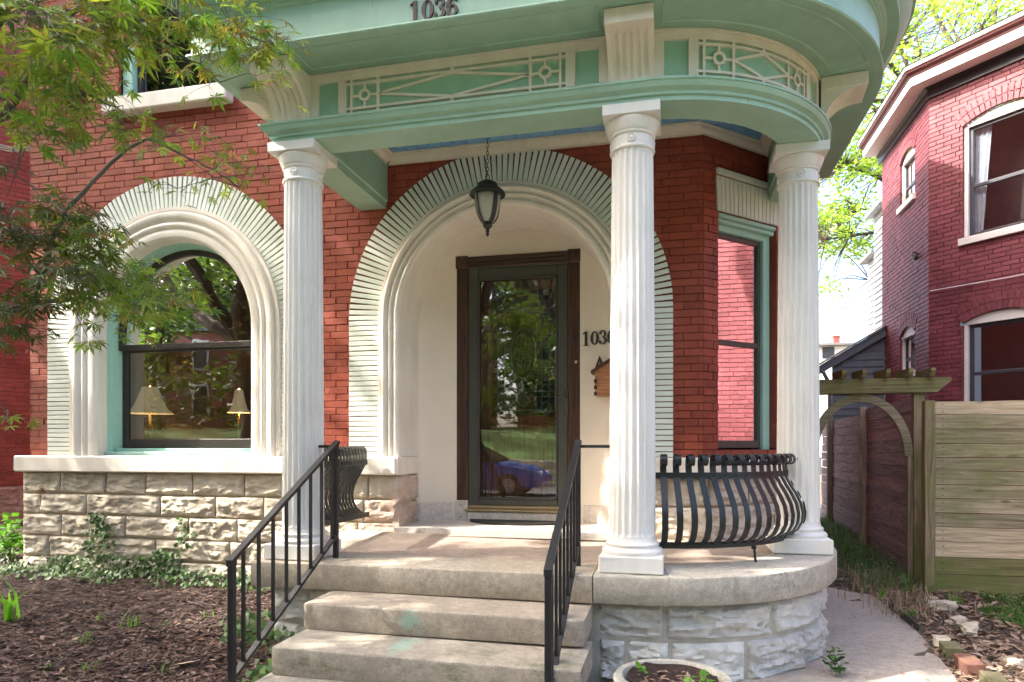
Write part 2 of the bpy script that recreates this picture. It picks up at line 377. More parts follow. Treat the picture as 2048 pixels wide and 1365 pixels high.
def leafmat(name, cols, trans=.45, rough=.55):
    m, nt, b = newmat(name); L = nt.links
    g = N(nt, 'ShaderNodeNewGeometry'); oi = N(nt, 'ShaderNodeObjectInfo')
    ad = N(nt, 'ShaderNodeMath', operation='ADD'); L.new(g.outputs['Random Per Island'], ad.inputs[0]); L.new(oi.outputs['Random'], ad.inputs[1])
    fr = N(nt, 'ShaderNodeMath', operation='FRACT'); L.new(ad.outputs[0], fr.inputs[0])
    c = ramp(nt, fr.outputs[0], [(i / (len(cols) - 1), x) for i, x in enumerate(cols)])
    L.new(c, b.inputs['Base Color']); b.inputs['Roughness'].default_value = rough
    tl = N(nt, 'ShaderNodeBsdfTranslucent'); mx = N(nt, 'ShaderNodeMixShader'); mx.inputs[0].default_value = trans
    cs = mixc(nt, 1.0, c, (1.5, 1.5, .9), 'MULTIPLY'); L.new(cs, tl.inputs[0])
    L.new(b.outputs[0], mx.inputs[1]); L.new(tl.outputs[0], mx.inputs[2]); L.new(mx.outputs[0], nt.nodes['Material Output'].inputs[0])
    return m
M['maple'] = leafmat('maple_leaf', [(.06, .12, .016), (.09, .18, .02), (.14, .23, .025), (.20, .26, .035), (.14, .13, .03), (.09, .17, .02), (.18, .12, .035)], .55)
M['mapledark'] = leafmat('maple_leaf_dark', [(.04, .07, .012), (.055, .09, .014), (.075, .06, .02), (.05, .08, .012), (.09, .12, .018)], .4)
M['spring'] = leafmat('spring_leaf', [(.16, .27, .04), (.22, .36, .06), (.28, .42, .08), (.34, .42, .10), (.18, .30, .05)], .5)
M['oak'] = leafmat('street_leaf', [(.05, .10, .02), (.08, .14, .03), (.11, .17, .03)], .35)
M['ivy'] = leafmat('ivy_leaf', [(.025, .065, .015), (.04, .10, .02), (.06, .14, .025), (.11, .20, .04)], .3, .55)
M['grass'] = leafmat('grass_blade', [(.05, .13, .02), (.08, .19, .03), (.12, .24, .05)], .4)
M['hosta'] = leafmat('plant_leaf', [(.08, .22, .02), (.12, .30, .03), (.17, .36, .05)], .45)
M['chip'] = leafmat('mulch_chip', [(.035, .018, .013), (.06, .03, .02), (.10, .053, .04), (.16, .10, .08), (.05, .025, .018)], .0, .9)
M['litter'] = leafmat('leaf_litter', [(.20, .13, .09), (.30, .21, .15), (.16, .09, .055), (.38, .29, .22), (.24, .15, .10)], .1, .9)
M['straw'] = leafmat('dead_blade', [(.28, .20, .12), (.36, .28, .18), (.22, .15, .10)], .2, .9)
M['bark'] = paint('bark', (.075, .058, .045), .9, .35, 14, 1.2, 30)
M['maplebark'] = paint('maple_bark', (.10, .085, .065), .85, .3, 20, .8, 40)
M['seed'] = leafmat('maple_seed', [(.45, .18, .16), (.5, .28, .16), (.45, .35, .15)], .4)
m, nt, b = newmat('mulch_soil'); f = noise_tex(nt, 45, 8, .75); L = nt.links
L.new(ramp(nt, f, [(.3, (.018, .009, .007)), (.55, (.055, .028, .021)), (.75, (.12, .07, .055))]), b.inputs['Base Color']); b.inputs['Roughness'].default_value = .95
bump(nt, b, noise_tex(nt, 70, 6, .7), 1, .03); M['mulch'] = m
m, nt, b = newmat('lawn'); L = nt.links
L.new(ramp(nt, noise_tex(nt, 12, 8, .75), [(.3, (.05, .11, .02)), (.7, (.11, .20, .04))]), b.inputs['Base Color']); b.inputs['Roughness'].default_value = .9
bump(nt, b, noise_tex(nt, 90, 5, .7), 1, .03); M['lawn'] = m
m, nt, b = newmat('soil_ground'); L = nt.links
L.new(ramp(nt, noise_tex(nt, 9, 8, .75), [(.3, (.07, .05, .035)), (.7, (.16, .12, .085))]), b.inputs['Base Color']); b.inputs['Roughness'].default_value = .95
bump(nt, b, noise_tex(nt, 40, 6, .7), 1, .03); M['soil'] = m
# ================================================================== THE HOUSE
YF = 5.15                      # brick face of the front wall
ZS = 2.325                     # springing of both arches
WX, DX = -4.215, -1.264        # window and door centre lines
SILL0, SILL1 = 1.08, 1.225
house = thing('brick_house', (-2.5, YF, 0), 'red painted brick house behind the porch, with two arched openings trimmed in mint bricks', 'house')

def chamfer_brick(name, mat, L=1, D=1, H=1, b=.004):
    """unit brick: local x length, z height, front face at y=0 facing -y"""
    g = MB(); x, z = L / 2, H / 2
    back = [(-x, D, -z), (x, D, -z), (x, D, z), (-x, D, z)]
    mid = [(-x, b, -z), (x, b, -z), (x, b, z), (-x, b, z)]
    fr = [(-x + b, 0, -z + b), (x - b, 0, -z + b), (x - b, 0, z - b), (-x + b, 0, z - b)]
    g.loft([back, mid, fr], True, True)
    return g.mesh(name, mat)

OCC = [(552, 668), (1208, 1322), (1548, 1660)]
def brick_field(parent, P0, ang, z0, z1, segs, course, blen, mat, mortar, maxobj=300, joint=.0046, name='brick', seed=1, minv=-60, depth=.03, offset=0.0):
    """running bond on a vertical wall from P0 along angle ang (front to the left-hand normal: -y for ang 0)"""
    rnd = random.Random(seed)
    dx, dy = math.cos(ang), math.sin(ang); nx, ny = dy, -dx
    items = []; back = MB(); n = int(math.ceil((z1 - z0) / course))
    for i in range(n):
        za = z0 + i * course; zb = za + course; zm = (za + zb) / 2
        for a, b in segs(zm):
            if b - a < .01: continue
            back.add([(P0[0] + dx * s - nx * .011, P0[1] + dy * s - ny * .011, z) for s, z in ((a, za), (b, za), (b, zb), (a, zb))], [(0, 1, 2, 3)])
            ph = offset + (blen / 2 if i % 2 else 0) + (blen * .25 if i % 6 == 5 else 0)
            k = math.floor((a - ph) / blen)
            while ph + k * blen < b:
                s0, s1 = max(a, ph + k * blen), min(b, ph + (k + 1) * blen); k += 1
                if s1 - s0 < .02: continue
                items.append(((s0 + s1) / 2, zm, s1 - s0 - joint, rnd.uniform(-.0028, .0028), rnd.uniform(-.008, .008)))
    def wpos(s, z, o): return Vector((P0[0] + dx * s + nx * o, P0[1] + dy * s + ny * o, z))
    def score(it):
        u, v, d = project(wpos(it[0], it[1], 0))
        if d < .2 or u < 0 or u > 2048 or v < 0 or v > 1365: return 1e9
        for p, q in OCC:
            if p < u < q: return 1e8 + d
        return d
    items.sort(key=score)
    me = chamfer_brick(name, mat, blen - joint, depth, course - joint, .002)
    for s, z, w, o, r in items[:maxobj]:
        place(name, me, wpos(s, z, o), (0, r * .4, ang + r), parent, (w / (blen - joint), 1, 1))
    rest = MB(); hz = (course - joint) / 2; c = .002
    for s, z, w, o, r in items[maxobj:]:
        x = w / 2; pts = []
        for lx, ly, lz in [(-x, depth, -hz), (x, depth, -hz), (x, depth, hz), (-x, depth, hz), (-x, c, -hz), (x, c, -hz), (x, c, hz), (-x, c, hz), (-x + c, 0, -hz + c), (x - c, 0, -hz + c), (x - c, 0, hz - c), (-x + c, 0, hz - c)]:
            pts.append(wpos(s + lx, z + lz, o - ly + r * lx * .5))
        rest.add(pts, [(0, 1, 5, 4), (1, 2, 6, 5), (2, 3, 7, 6), (3, 0, 4, 7), (4, 5, 9, 8), (5, 6, 10, 9), (6, 7, 11, 10), (7, 4, 8, 11), (8, 9, 10, 11)])
    if rest.v: tag(rest.build('bricks', mat, parent), None, kind='stuff')
    return back

def cut(lo, hi, holes):
    out = [(lo, hi)]
    for a, b in holes:
        nx = []
        for p, q in out:
            if b <= p or a >= q: nx.append((p, q)); continue
            if a > p: nx.append((p, a))
            if b < q: nx.append((b, q))
        out = nx
    return out
RO, RM, RI = 1.30, 1.03, .80         # brick ring outside, moulding outside, opening (nominal)
XL, XR = -5.746, .236
UW = (aty(238, 0, YF).x, aty(452, 0, YF).x, 3.0 + EYE)     # upper window
uw_sill_z = aty(330, 205, YF).z
def arch_half(zm, R):
    return R if zm <= ZS else (math.sqrt(R * R - (zm - ZS) ** 2) if zm - ZS < R else 0)
def segs_front(zm):
    h = []
    for xc, ro in ((WX, RO + .02), (DX, RO - .02)):
        w = arch_half(zm, ro - .12)
        if w: h.append((xc - w - XL, xc + w - XL))
    if zm > uw_sill_z + .05: h.append((UW[0] - XL, UW[1] - XL))
    return cut(0, XR - XL, h)
wall = MB(); 
front_wall = MB()
front_wall.box(XL, XL + .02, YF + .012, YF + .9, SILL1, 6.2)
fw_root = front_wall.build('front_wall', M['mortar'], house)
bk = brick_field(fw_root, (XL, YF), 0, SILL1, 6.2, segs_front, .0568, .205, M['brick'], M['mortar'], 240, seed=3)
bk.build('mortar_bed', M['mortar'], fw_root)
# left return of the house
lr = brick_field(fw_root, (XL, YF + 1.6), -math.pi / 2, SILL1, 6.2, lambda z: [(0, 1.6)], .0568, .205, M['brick'], M['mortar'], 0, seed=4)
lr.build('mortar_bed', M['mortar'], fw_root)

# canted side of the bay, right of the door
CP = (XR, YF); CA = R_(45); CL = 1.22
def cant(u, v):
    A, B = ray(u); d = (XR - YF) / (A - B); t = (d * A - XR) / math.cos(CA); return t, EYE + (HV - v) / FPX * d
cw0, cwz1 = cant(1441, 432); cw1, _ = cant(1553, 432); cw0 -= .02
cwz1 = cant(1490, 447)[1]; CWZ = cant(1490, 897)[1]
def segs_cant(zm):
    return cut(0, CL, [(cw0, cw1)]) if CWZ < zm < cwz1 + .26 else [(0, CL)]
bk = brick_field(fw_root, CP, CA, SILL1, 3.62, segs_cant, .0568, .205, M['brick'], M['mortar'], 60, seed=5, offset=.1)
bk.build('mortar_bed', M['mortar'], fw_root)
CM = Matrix.Translation((XR, YF, 0)) @ Matrix.Rotation(CA, 4, 'Z')
g = MB(); g.box(0, CL, .02, .3, 3.62, 6.2, CM); g.box(CL - .02, CL + .6, .02, .3, 0, 6.2, Matrix.Translation((XR + CL * .7071 - .0, YF + CL * .7071, 0)) @ Matrix.Rotation(R_(90), 4, 'Z') @ Matrix.Translation((-CL, 0, 0)))
g.build('side_wall', M['mortar'], house)

# ---- arch rings of mint bricks
def arch_ring(xc, ro, rm, label, both=True):
    red = MB(); n = 64
    path = [(xc - 1, SILL1)] 
    pts = []
    for i in range(n + 1):
        a = math.pi - math.pi * i / n; pts.append((math.cos(a), math.sin(a)))
    rings = [[(xc - ro, YF - .004, SILL1), (xc - rm + .02, YF - .004, SILL1)]]
    for c, s in pts: rings.append([(xc + ro * c, YF - .004, ZS + ro * s), (xc + (rm - .02) * c, YF - .004, ZS + (rm - .02) * s)])
    rings.append([(xc + ro, YF - .004, SILL1), (xc + rm - .02, YF - .004, SILL1)])
    red.loft(rings, False)
    root = tag(red.build('arch_surround', M['mortar'], house), label)
    L = ro - rm + .012; N_ = 82; th = rm * math.pi / N_ - .005
    me = chamfer_brick('arch_brick', M['archbrick'], L, .03, th, .003)
    rnd = random.Random(int(-xc * 100))
    for i in range(N_):
        a = math.pi * (i + .5) / N_; r = (ro + rm) / 2 - .006
        place('arch_brick', me, (xc + r * math.cos(a), YF - .014 + rnd.uniform(-.002, .002), ZS + r * math.sin(a)), (0, -a + rnd.uniform(-.009, .009), 0), root)
    hb = .0407; k = int((ZS - SILL1) / hb); hb = (ZS - SILL1) / k
    me2 = chamfer_brick('arch_brick', M['archbrick'], L, .03, hb - .0065, .003)
    for i in range(k):
        for sgn in (-1, 1):
            place('arch_brick', me2, (xc + sgn * ((ro + rm) / 2 - .006), YF - .014 + rnd.uniform(-.002, .002), SILL1 + (i + .5) * hb), (0, rnd.uniform(-.006, .006), 0), root)
    return root
arch_ring(WX, 1.325, 1.055, 'mint brick arch round the left window')
arch_ring(DX, 1.285, 1.02, 'mint brick arch round the entry')
def arch_sweep(xc, prof, zb, name, mat, parent, n=72, label=None):
    """profile of (r, y) carried up the left leg, round the arch and down the right leg"""
    g = MB(); rings = [[(xc - r, y, zb) for r, y in prof]]
    rings.append([(xc - r, y, ZS - .3) for r, y in prof])
    for i in range(n + 1):
        a = math.pi - math.pi * i / n
        rings.append([(xc + r * math.cos(a), y, ZS + r * math.sin(a)) for r, y in prof])
    rings.append([(xc + r, y, ZS - .3) for r, y in prof])
    rings.append([(xc + r, y, zb) for r, y in prof])
    g.loft(rings, False)
    o = g.build(name, mat, parent, True, 28)
    if label: tag(o, label)
    return o
def mould(ro, ri, deep):
    w = ro - ri; y = YF
    P = [(0, -.0), (0, -.045), (.10, -.045), (.13, -.038), (.15, -.038), (.17, -.058), (.22, -.068), (.30, -.07), (.37, -.062), (.42, -.048), (.45, -.040), (.48, -.040), (.50, -.052), (.56, -.058), (.62, -.052), (.65, -.038), (.68, -.034), (.71, -.034), (.73, -.044), (.82, -.050), (.92, -.044), (.97, -.032), (1.0, -.018)]
    return [(ro - w * t, y + d) for t, d in P] + [(ri, deep)]
arch_sweep(WX, mould(1.052, .775, YF + .10), SILL1, 'window_moulding', M['trim'], house)
arch_sweep(DX, mould(1.017, .835, YF + .62), SILL1, 'door_moulding', M['trim'], house)
# seams in the mouldings
# ---- niche: concave back wall and base
def niche_y(x):
    t = min(1, abs(x - DX) / .86); return YF + .33 + .24 * math.sqrt(max(0, 1 - t * t))
g = MB()
for x0, x1, za, zb in ((DX - .86, DX - .535, .62, 3.3), (DX - .535, DX + .535, 2.93, 3.3), (DX + .535, DX + .86, .62, 3.3)):
    rings = []
    for i in range(17):
        x = x0 + (x1 - x0) * i / 16; rings.append([(x, niche_y(x), za), (x, niche_y(x), zb)])
    g.loft(rings, False)
g.build('niche_wall', M['plaster'], house, True)
for sg in (-1, 1):
    rings = []; g = MB()
    for i in range(9):
        t = i / 8; x = DX + sg * (.565 + t * .265); y = niche_y(x) - .012
        rings.append([(x, y, .64), (x, y, .822), (x, y + .014, .826), (x, y + .03, .826)])
    g.loft(rings, False)
    g.build('niche_base', M['marble'], house, True, 30)
g = MB(); g.add([(DX - .86, YF - .09, .668), (DX + .86, YF - .09, .668), (DX + .86, YF + .8, .672), (DX - .86, YF + .8, .672), (DX - .86, YF - .09, .60), (DX + .86, YF - .09, .60)], [(0, 1, 2, 3), (0, 4, 5, 1)])
g.build('entry_floor', M['marble'], house)
# ---- sills and pedestal blocks
def sill(x0, x1, name='stone_sill', y1=YF + .05, parent=house):
    g = MB(); g.cbox(x0, x1, YF - .125, y1, SILL0, SILL1, .012); return g.build(name, M['trim'], parent)
sill(-5.80, DX - .80 - .03); sill(DX + .80 + .03, XR + .05)
for a, b_ in ((DX - .85, DX - .815), (DX + .815, DX + .85)):
    g = MB(); g.cbox(a, b_, YF - .118, YF + .34, SILL0 + .001, SILL1 - .001, .006); g.build('sill_return', M['trim'], house)
g = MB(); g.cbox(-.05, CL + .01, -.125, .05, SILL0 - .002, SILL1 - .002, .012, CM); g.build('stone_sill', M['trim'], house)
# ---- rock-faced stone base
def rock(fn, s0, s1, z0, z1, amp, seed, name, mat, parent, nx=None, joint=.008, base=.0):
    w, h = s1 - s0, z1 - z0
    nx = nx or max(8, min(44, int(w / .013))); nz = max(6, min(18, int(h / .012)))
    off = Vector((seed * 3.17 % 50, seed * 7.3 % 50, seed * 1.7 % 50)); g = MB()
    def P(i, j):
        a, b = i / nx, j / nz
        s = s0 + joint + (w - 2 * joint) * a; z = z0 + joint + (h - 2 * joint) * b
        if i in (0, nx): s += noise.noise(Vector((z * 9, seed, 3))) * .006
        if j in (0, nz): z += noise.noise(Vector((s * 9, seed, 7))) * .006
        ed = min(a, 1 - a) * w; eb = min(b, 1 - b) * h; e = min(1, min(ed, eb) / .028); e = e * (2 - e)
        n1 = noise.fractal(Vector((s * 7, z * 14, 0)) + off, .9, 2.1, 5); n2 = noise.ridged_multi_fractal(Vector((s * 4, z * 13, 0)) + off, 1, 2, 4, 1, 2)
        return s, z, base + e * amp * (.62 + .50 * n1 + .42 * (n2 - 1) + .18 * noise.noise(Vector((s * 30, z * 55, 0)) + off) + .24 * (noise.cell(Vector((s * 9 + 1.3 * noise.noise(Vector((s * 8, z * 9, seed))), z * 17 + 1.2 * noise.noise(Vector((s * 7, z * 12, seed + 5))), seed))) - .5))
    grid = [[P(i, j) for i in range(nx + 1)] for j in range(nz + 1)]
    b = 0; vs = [fn(*p) for row in grid for p in row]; fs = []
    for j in range(nz):
        for i in range(nx): q = j * (nx + 1) + i; fs.append((q, q + 1, q + nx + 2, q + nx + 1))
    k = len(vs); ring = [(0, i) for i in range(nx + 1)] + [(j, nx) for j in range(1, nz + 1)] + [(nz, i) for i in range(nx - 1, -1, -1)] + [(j, 0) for j in range(nz - 1, 0, -1)]
    for j, i in ring: s, z, _ = grid[j][i]; vs.append(fn(s, z, -.06))
    for t in range(len(ring)):
        j, i = ring[t]; j2, i2 = ring[(t + 1) % len(ring)]
        fs.append((j * (nx + 1) + i, k + t, k + (t + 1) % len(ring), j2 * (nx + 1) + i2))
    g.add(vs, fs); return g.build(name, mat, parent, True, 38)
YB = YF - .055
def flat_fn(s, z, o): return (s, YB - o, z)
sb = MB(); sb.box(-5.77, DX - .835, YB + .012, YB + .3, -.2, SILL0); sb.box(DX + .835, XR + .02, YB + .012, YB + .3, .3, SILL0)
sbase = tag(sb.build('stone_base', M['joint'], house), 'tan rock-faced limestone base under the white sill')
rows = [(.885, 1.078), (.700, .885), (.505, .700), (.315, .505), (.10, .315), (-.1, .10)]
cuts = [[-5.765, -5.35, -4.86, -4.45, -3.98, -3.48, -3.12, -2.62, -2.36, DX - .83], [-5.765, -5.565, -5.07, -4.30, -3.76, -3.30, -2.80, -2.40, DX - .83], [-5.765, -5.34, -4.66, -4.02, -3.55, -2.98, -2.45, DX - .83],
        [-5.765, -5.47, -5.0, -4.35, -3.62, -3.0, -2.5, DX - .83], [-5.765, -5.2, -4.7, -4.1, -3.5, -3.05, -2.5, DX - .83], [-5.765, -5.1, -4.2, -3.4, DX - .83]]
sd = 0
for (z0, z1), cs in zip(rows, cuts):
    for a, b_ in zip(cs[:-1], cs[1:]):
        sd += 1; rock(flat_fn, a, b_, z0, z1, .024, sd, 'stone_block', M['pinkstone'] if b_ > -2.3 and z0 < .8 else M['limestone'], sbase)
for (z0, z1), cs in zip([(.87, 1.078), (.60, .87)], [[DX + .83, -.02, XR + .03], [DX + .83, -.2, XR + .03]]):
    for a, b_ in zip(cs[:-1], cs[1:]):
        sd += 1; rock(flat_fn, a, b_, z0, z1, .03, sd, 'stone_block', M['limestone'], sbase)
def cant_fn(s, z, o): return tuple(CM @ Vector((s, -.055 - o, z)))
for (z0, z1), cs in zip([(.87, 1.076), (.60, .87)], [[.0, .42, .86, CL], [0, .25, .72, CL]]):
    for a, b_ in zip(cs[:-1], cs[1:]):
        sd += 1; rock(cant_fn, a, b_, z0, z1, .03, sd, 'stone_block', M['limestone'], sbase)
g = MB(); g.box(0, CL, -.043, .2, .3, SILL0, CM); g.build('base_core', M['joint'], sbase)
# jamb faces of the stone base inside the niche
for sg in (-1, 1):
    for z0, z1 in ((.86, 1.078), (.60, .86)):
        sd += 1; rock(lambda s, z, o, sg=sg: (DX + sg * (.832 - o), s, z), YB - .01, YB + .41, z0, z1, .022, sd, 'stone_block', M['pinkstone'], sbase, base=.0)
# ---- arched window
win = MB()
prof = [(.7765, YF + .075), (.7765, YF + .085), (.768, YF + .09), (.764, YF + .13), (.756, YF + .135), (.752, YF + .17), (.748, YF + .20), (.748, YF + .25)]
window = arch_sweep(WX, prof, SILL1 - .01, 'arched_window', M['teal'], house, label='arched sash window in a teal frame, lamps inside')
g = MB(); g.cbox(WX - .776, WX + .776, YF + .06, YF + .25, SILL1 - .02, SILL1 + .035, .006); g.cbox(WX - .74, WX + .74, YF + .15, YF + .25, SILL1 + .03, SILL1 + .065, .005); g.build('window_sill', M['teal'], window)
SB = SILL1 + .066; MR = aty(390, 692, YF + .24).z
def sash_ring(r0, r1, y0, y1, zb):
    g = MB(); prof = [(r0, y1), (r0, y0), (r1 + .012, y0), (r1, y0 + .014), (r1, y1)]
    rings = [[(WX - r, y, zb) for r, y in prof]]
    for i in range(49):
        a = math.pi - math.pi * i / 48; rings.append([(WX + r * math.cos(a), y, ZS + r * math.sin(a)) for r, y in prof])
    rings.append([(WX + r, y, zb) for r, y in prof]); g.loft(rings, False); return g
g = sash_ring(.75, .70, YF + .195, YF + .235, MR - .02); g.cbox(WX - .748, WX + .748, YF + .190, YF + .236, MR - .028, MR + .022, .006)
g.build('upper_sash', M['lead'], window, True, 30)
g = MB(); g.cbox(WX - .748, WX - .685, YF + .24, YF + .275, SB, MR, .005); g.cbox(WX + .685, WX + .748, YF + .24, YF + .275, SB, MR, .005); g.cbox(WX - .686, WX + .686, YF + .241, YF + .274, SB, SB + .085, .006); g.cbox(WX - .686, WX + .686, YF + .241, YF + .274, MR - .045, MR + .01, .004)
g.build('lower_sash', M['lead'], window)
g = MB(); vs = [(WX - .705, YF + .225, MR)] + [(WX + .705 * math.cos(math.pi - math.pi * i / 32), YF + .225, ZS + .705 * math.sin(math.pi * i / 32)) for i in range(33)] + [(WX + .705, YF + .225, MR)]
g.add(vs, [tuple(range(len(vs)))]); g.build('pane', M['glass'], window)
g = MB(); g.add([(WX - .69, YF + .258, SB + .05), (WX + .69, YF + .258, SB + .05), (WX + .69, YF + .258, MR), (WX - .69, YF + .258, MR)], [(0, 1, 2, 3)]); g.build('pane', M['glass'], window)
g = MB(); g.box(WX + .005, WX + .009, YF + .226, YF + .230, ZS + .20, ZS + .70); g.build('leading', M['lead'], window)
# front room behind it
rm = MB(); x0, x1, y0, y1, z0, z1 = -5.7, -2.75, YF + .30, 8.2, .55, 4.2
rm.add([(x0, y0, z0), (x1, y0, z0), (x1, y1, z0), (x0, y1, z0), (x0, y0, z1), (x1, y0, z1), (x1, y1, z1), (x0, y1, z1)], [(0, 1, 2, 3), (4, 5, 6, 7), (2, 3, 7, 6), (0, 3, 7, 4), (1, 2, 6, 5)])
rm.build('front_room', M['roomwall'], house)
hl = MB(); x0, x1, y0, y1, z0, z1 = -2.1, -.45, 6.0, 9.6, .64, 3.4
hl.add([(x0, y0, z0), (x1, y0, z0), (x1, y1, z0), (x0, y1, z0), (x0, y0, z1), (x1, y0, z1), (x1, y1, z1), (x0, y1, z1)], [(0, 1, 2, 3), (4, 5, 6, 7), (2, 3, 7, 6), (0, 3, 7, 4), (1, 2, 6, 5)])
hl.build('hallway', M['hallwall'], house)
# ---- upper window, top left
g = MB(); sx0, sx1 = aty(203, 0, YF - .1).x, aty(452, 0, YF - .1).x; g.cbox(sx0, sx1, YF - .11, YF + .05, uw_sill_z - .085, uw_sill_z + .05, .01)
uw = tag(g.build('upper_window', M['trim'], house), 'upper window with a white sill above the brick arch')
g = MB(); zb = uw_sill_z + .05
for a, b_ in ((UW[0], UW[0] + .1), (UW[1] - .1, UW[1])): g.cbox(a, b_, YF + .04, YF + .14, zb, 6.2, .006)
g.build('frame', M['teal'], uw)
g = MB(); g.cbox(UW[0] + .1, UW[0] + .14, YF + .10, YF + .15, zb, 6.2); g.cbox(UW[1] - .14, UW[1] - .1, YF + .10, YF + .15, zb, 6.2); g.cbox(UW[0] + .14, UW[1] - .14, YF + .101, YF + .149, zb, zb + .055); g.build('sash', M['lead'], uw)
g = MB(); g.add([(UW[0] + .12, YF + .13, zb), (UW[1] - .12, YF + .13, zb), (UW[1] - .12, YF + .13, 6.2), (UW[0] + .12, YF + .13, 6.2)], [(0, 1, 2, 3)]); g.build('pane', M['nglass'], uw)
g = MB(); g.box(UW[0], UW[1], YF + .5, YF + .55, zb - .1, 6.3); g.build('upper_room', M['roomdark'], house)

# ---- front door
DY = 5.735
dl, dr, db, dt = -1.809, -.727, .664, 2.948
g = MB(); cwid = .105
g.cbox(dl, dl + cwid, DY - .06, DY + .08, .842, dt - .1, .006); g.cbox(dr - cwid, dr, DY - .06, DY + .08, .842, dt - .1, .006)
for k in (.03, .052, .074):
    g.cbox(dl + k - .006, dl + k + .006, DY - .066, DY - .05, .86, dt - .12, .003); g.cbox(dr - k - .006, dr - k + .006, DY - .066, DY - .05, .86, dt - .12, .003)
door = tag(g.build('entry_door', M['doorwood'], house), 'dark storm door in a brown casing, leaded glass door behind')
g = MB(); g.cbox(dl + cwid, dr - cwid, DY - .058, DY + .08, dt - .1, dt - .004, .006)
for k in (.03, .06): g.cbox(dl + cwid, dr - cwid, DY - .066, DY - .05, dt - .1 + k, dt - .088 + k, .003)
g.build('door_head', M['doorwood_x'], door)
for x in (dl + .0525, dr - .0525):
    g = MB(); g.cbox(x - .056, x + .056, DY - .072, DY + .08, dt - .106, dt + .004, .006)
    g.lathe([(.042, 0), (.042, .008), (.030, .010), (.028, .004), (.016, .006), (.012, .014), (.002, .016)], 20, M=Matrix.Translation((x, DY - .072, dt - .051)) @ Matrix.Rotation(R_(90), 4, 'X'))
    g.build('corner_rosette', M['doorwood'], door, True, 35)
for x0, x1 in ((dl - .006, dl + .105), (dr - .105, dr + .006)):
    g = MB(); g.cbox(x0, x1, DY - .075, DY + .08, .662, .842, .006); g.build('plinth_block', M['marble'], door)
    g = MB()
    for z in (.70, .80): g.lathe([(.006, 0), (.006, .004)], 8, M=Matrix.Translation(((x0 + x1) / 2, DY - .0745, z)) @ Matrix.Rotation(R_(90), 4, 'X'))
    g.build('screw', M['lead'], door)
sl, sr, sbm, st = dl + .106, dr - .106, .772, 2.838
g = MB(); y0, y1 = DY - .045, DY - .005
g.cbox(sl, sl + .090, y0, y1, sbm, st, .006); g.cbox(sr - .090, sr, y0, y1, sbm, st, .006); g.cbox(sl + .09, sr - .09, y0, y1, st - .095, st, .006); g.cbox(sl + .09, sr - .09, y0, y1, sbm + .03, sbm + .085, .006)
for a, b_, c, d in ((sl + .09, sl + .102, sbm + .085, st - .095), (sr - .102, sr - .09, sbm + .085, st - .095), (sl + .09, sr - .09, sbm + .085, sbm + .097), (sl + .09, sr - .09, st - .107, st - .095)):
    g.box(a, b_, y0 - .006, y0 + .01, c, d)
g.cbox(sl, sr, DY - .05, DY + .03, st + .0, st + .016, .003)
sd_ = g.build('storm_door', M['storm'], door)
g = MB(); g.cbox(sl, sr, y0 - .004, y1, sbm, sbm + .028, .004); g.build('kick_strip', M['gold'], door)
g = MB(); g.cbox(sl - .02, sr + .02, DY - .10, DY + .12, .748, .770, .008); g.build('threshold', M['gold'], door)
g = MB(); g.cbox(sl - .0, sr + .0, DY - .085, DY + .12, .66, .747, .008); g.build('door_sill', M['marble'], door)
g = MB(); g.add([(sl + .08, DY - .02, sbm + .08), (sr - .08, DY - .02, sbm + .08), (sr - .08, DY - .02, st - .09), (sl + .08, DY - .02, st - .09)], [(0, 1, 2, 3)]); g.build('storm_pane', M['doorglass'], door)
hx, hz = aty(1132, 795, DY - .06).x, aty(1132, 795, DY - .06).z
g = MB(); g.cbox(hx - .018, hx + .018, y0 - .008, y0, hz - .15, hz + .07, .004); g.tube([(hx, y0, hz), (hx, y0 - .04, hz), (hx - .02, y0 - .05, hz + .008), (hx - .06, y0 - .05, hz - .005), (hx - .095, y0 - .048, hz + .01)], [.010, .010, .010, .008, .007], 8); g.lathe([(.009, 0), (.009, .012)], 10, M=Matrix.Translation((hx, y0 - .008, hz - .105)) @ Matrix.Rotation(R_(90), 4, 'X')); g.build('door_handle', M['storm'], door, True, 40)
# inner door of warm wood with leaded light
IY = DY + .10
ix0, ix1, iz0, iz1 = sl + .02, sr - .02, .77, 2.82
lx0, lx1 = aty(985, 0, IY).x, aty(1108, 0, IY).x; lz0, lz1 = aty(1040, 832, IY).z, aty(1040, 580, IY).z
g = MB(); g.cbox(ix0, lx0, IY, IY + .045, iz0, iz1, .003); g.cbox(lx1, ix1, IY, IY + .045, iz0, iz1, .003); g.cbox(lx0, lx1, IY, IY + .045, lz1, iz1, .003); g.cbox(lx0, lx1, IY, IY + .045, iz0, lz0, .003)
for a, b_, c, d in ((lx0 - .02, lx0, lz0 - .02, lz1 + .02), (lx1, lx1 + .02, lz0 - .02, lz1 + .02), (lx0, lx1, lz1, lz1 + .02), (lx0, lx1, lz0 - .02, lz0)): g.cbox(a, b_, IY - .014, IY + .01, c, d, .005)
g.cbox(lx0 + .01, lx1 - .01, IY - .012, IY + .01, .95, lz0 - .14, .008); g.cbox(lx0 - .03, lx1 + .03, IY - .018, IY + .01, lz0 - .075, lz0 - .035, .008)
inner = g.build('inner_door', M['inner'], door)
g = MB(); g.add([(lx0, IY + .02, lz0), (lx1, IY + .02, lz0), (lx1, IY + .02, lz1), (lx0, IY + .02, lz1)], [(0, 1, 2, 3)]); g.build('leaded_pane', M['leadglass'], door)
cm = MB(); W = lx1 - lx0; H = lz1 - lz0
def came(a, b, c, d, w=.008): cm.bar((lx0 + W * a, IY + .012, lz0 + H * b), (lx0 + W * c, IY + .012, lz0 + H * d), w, .008, (0, 1, 0))
for x in (.08, .2, .8, .92): came(x, .02, x, .98)
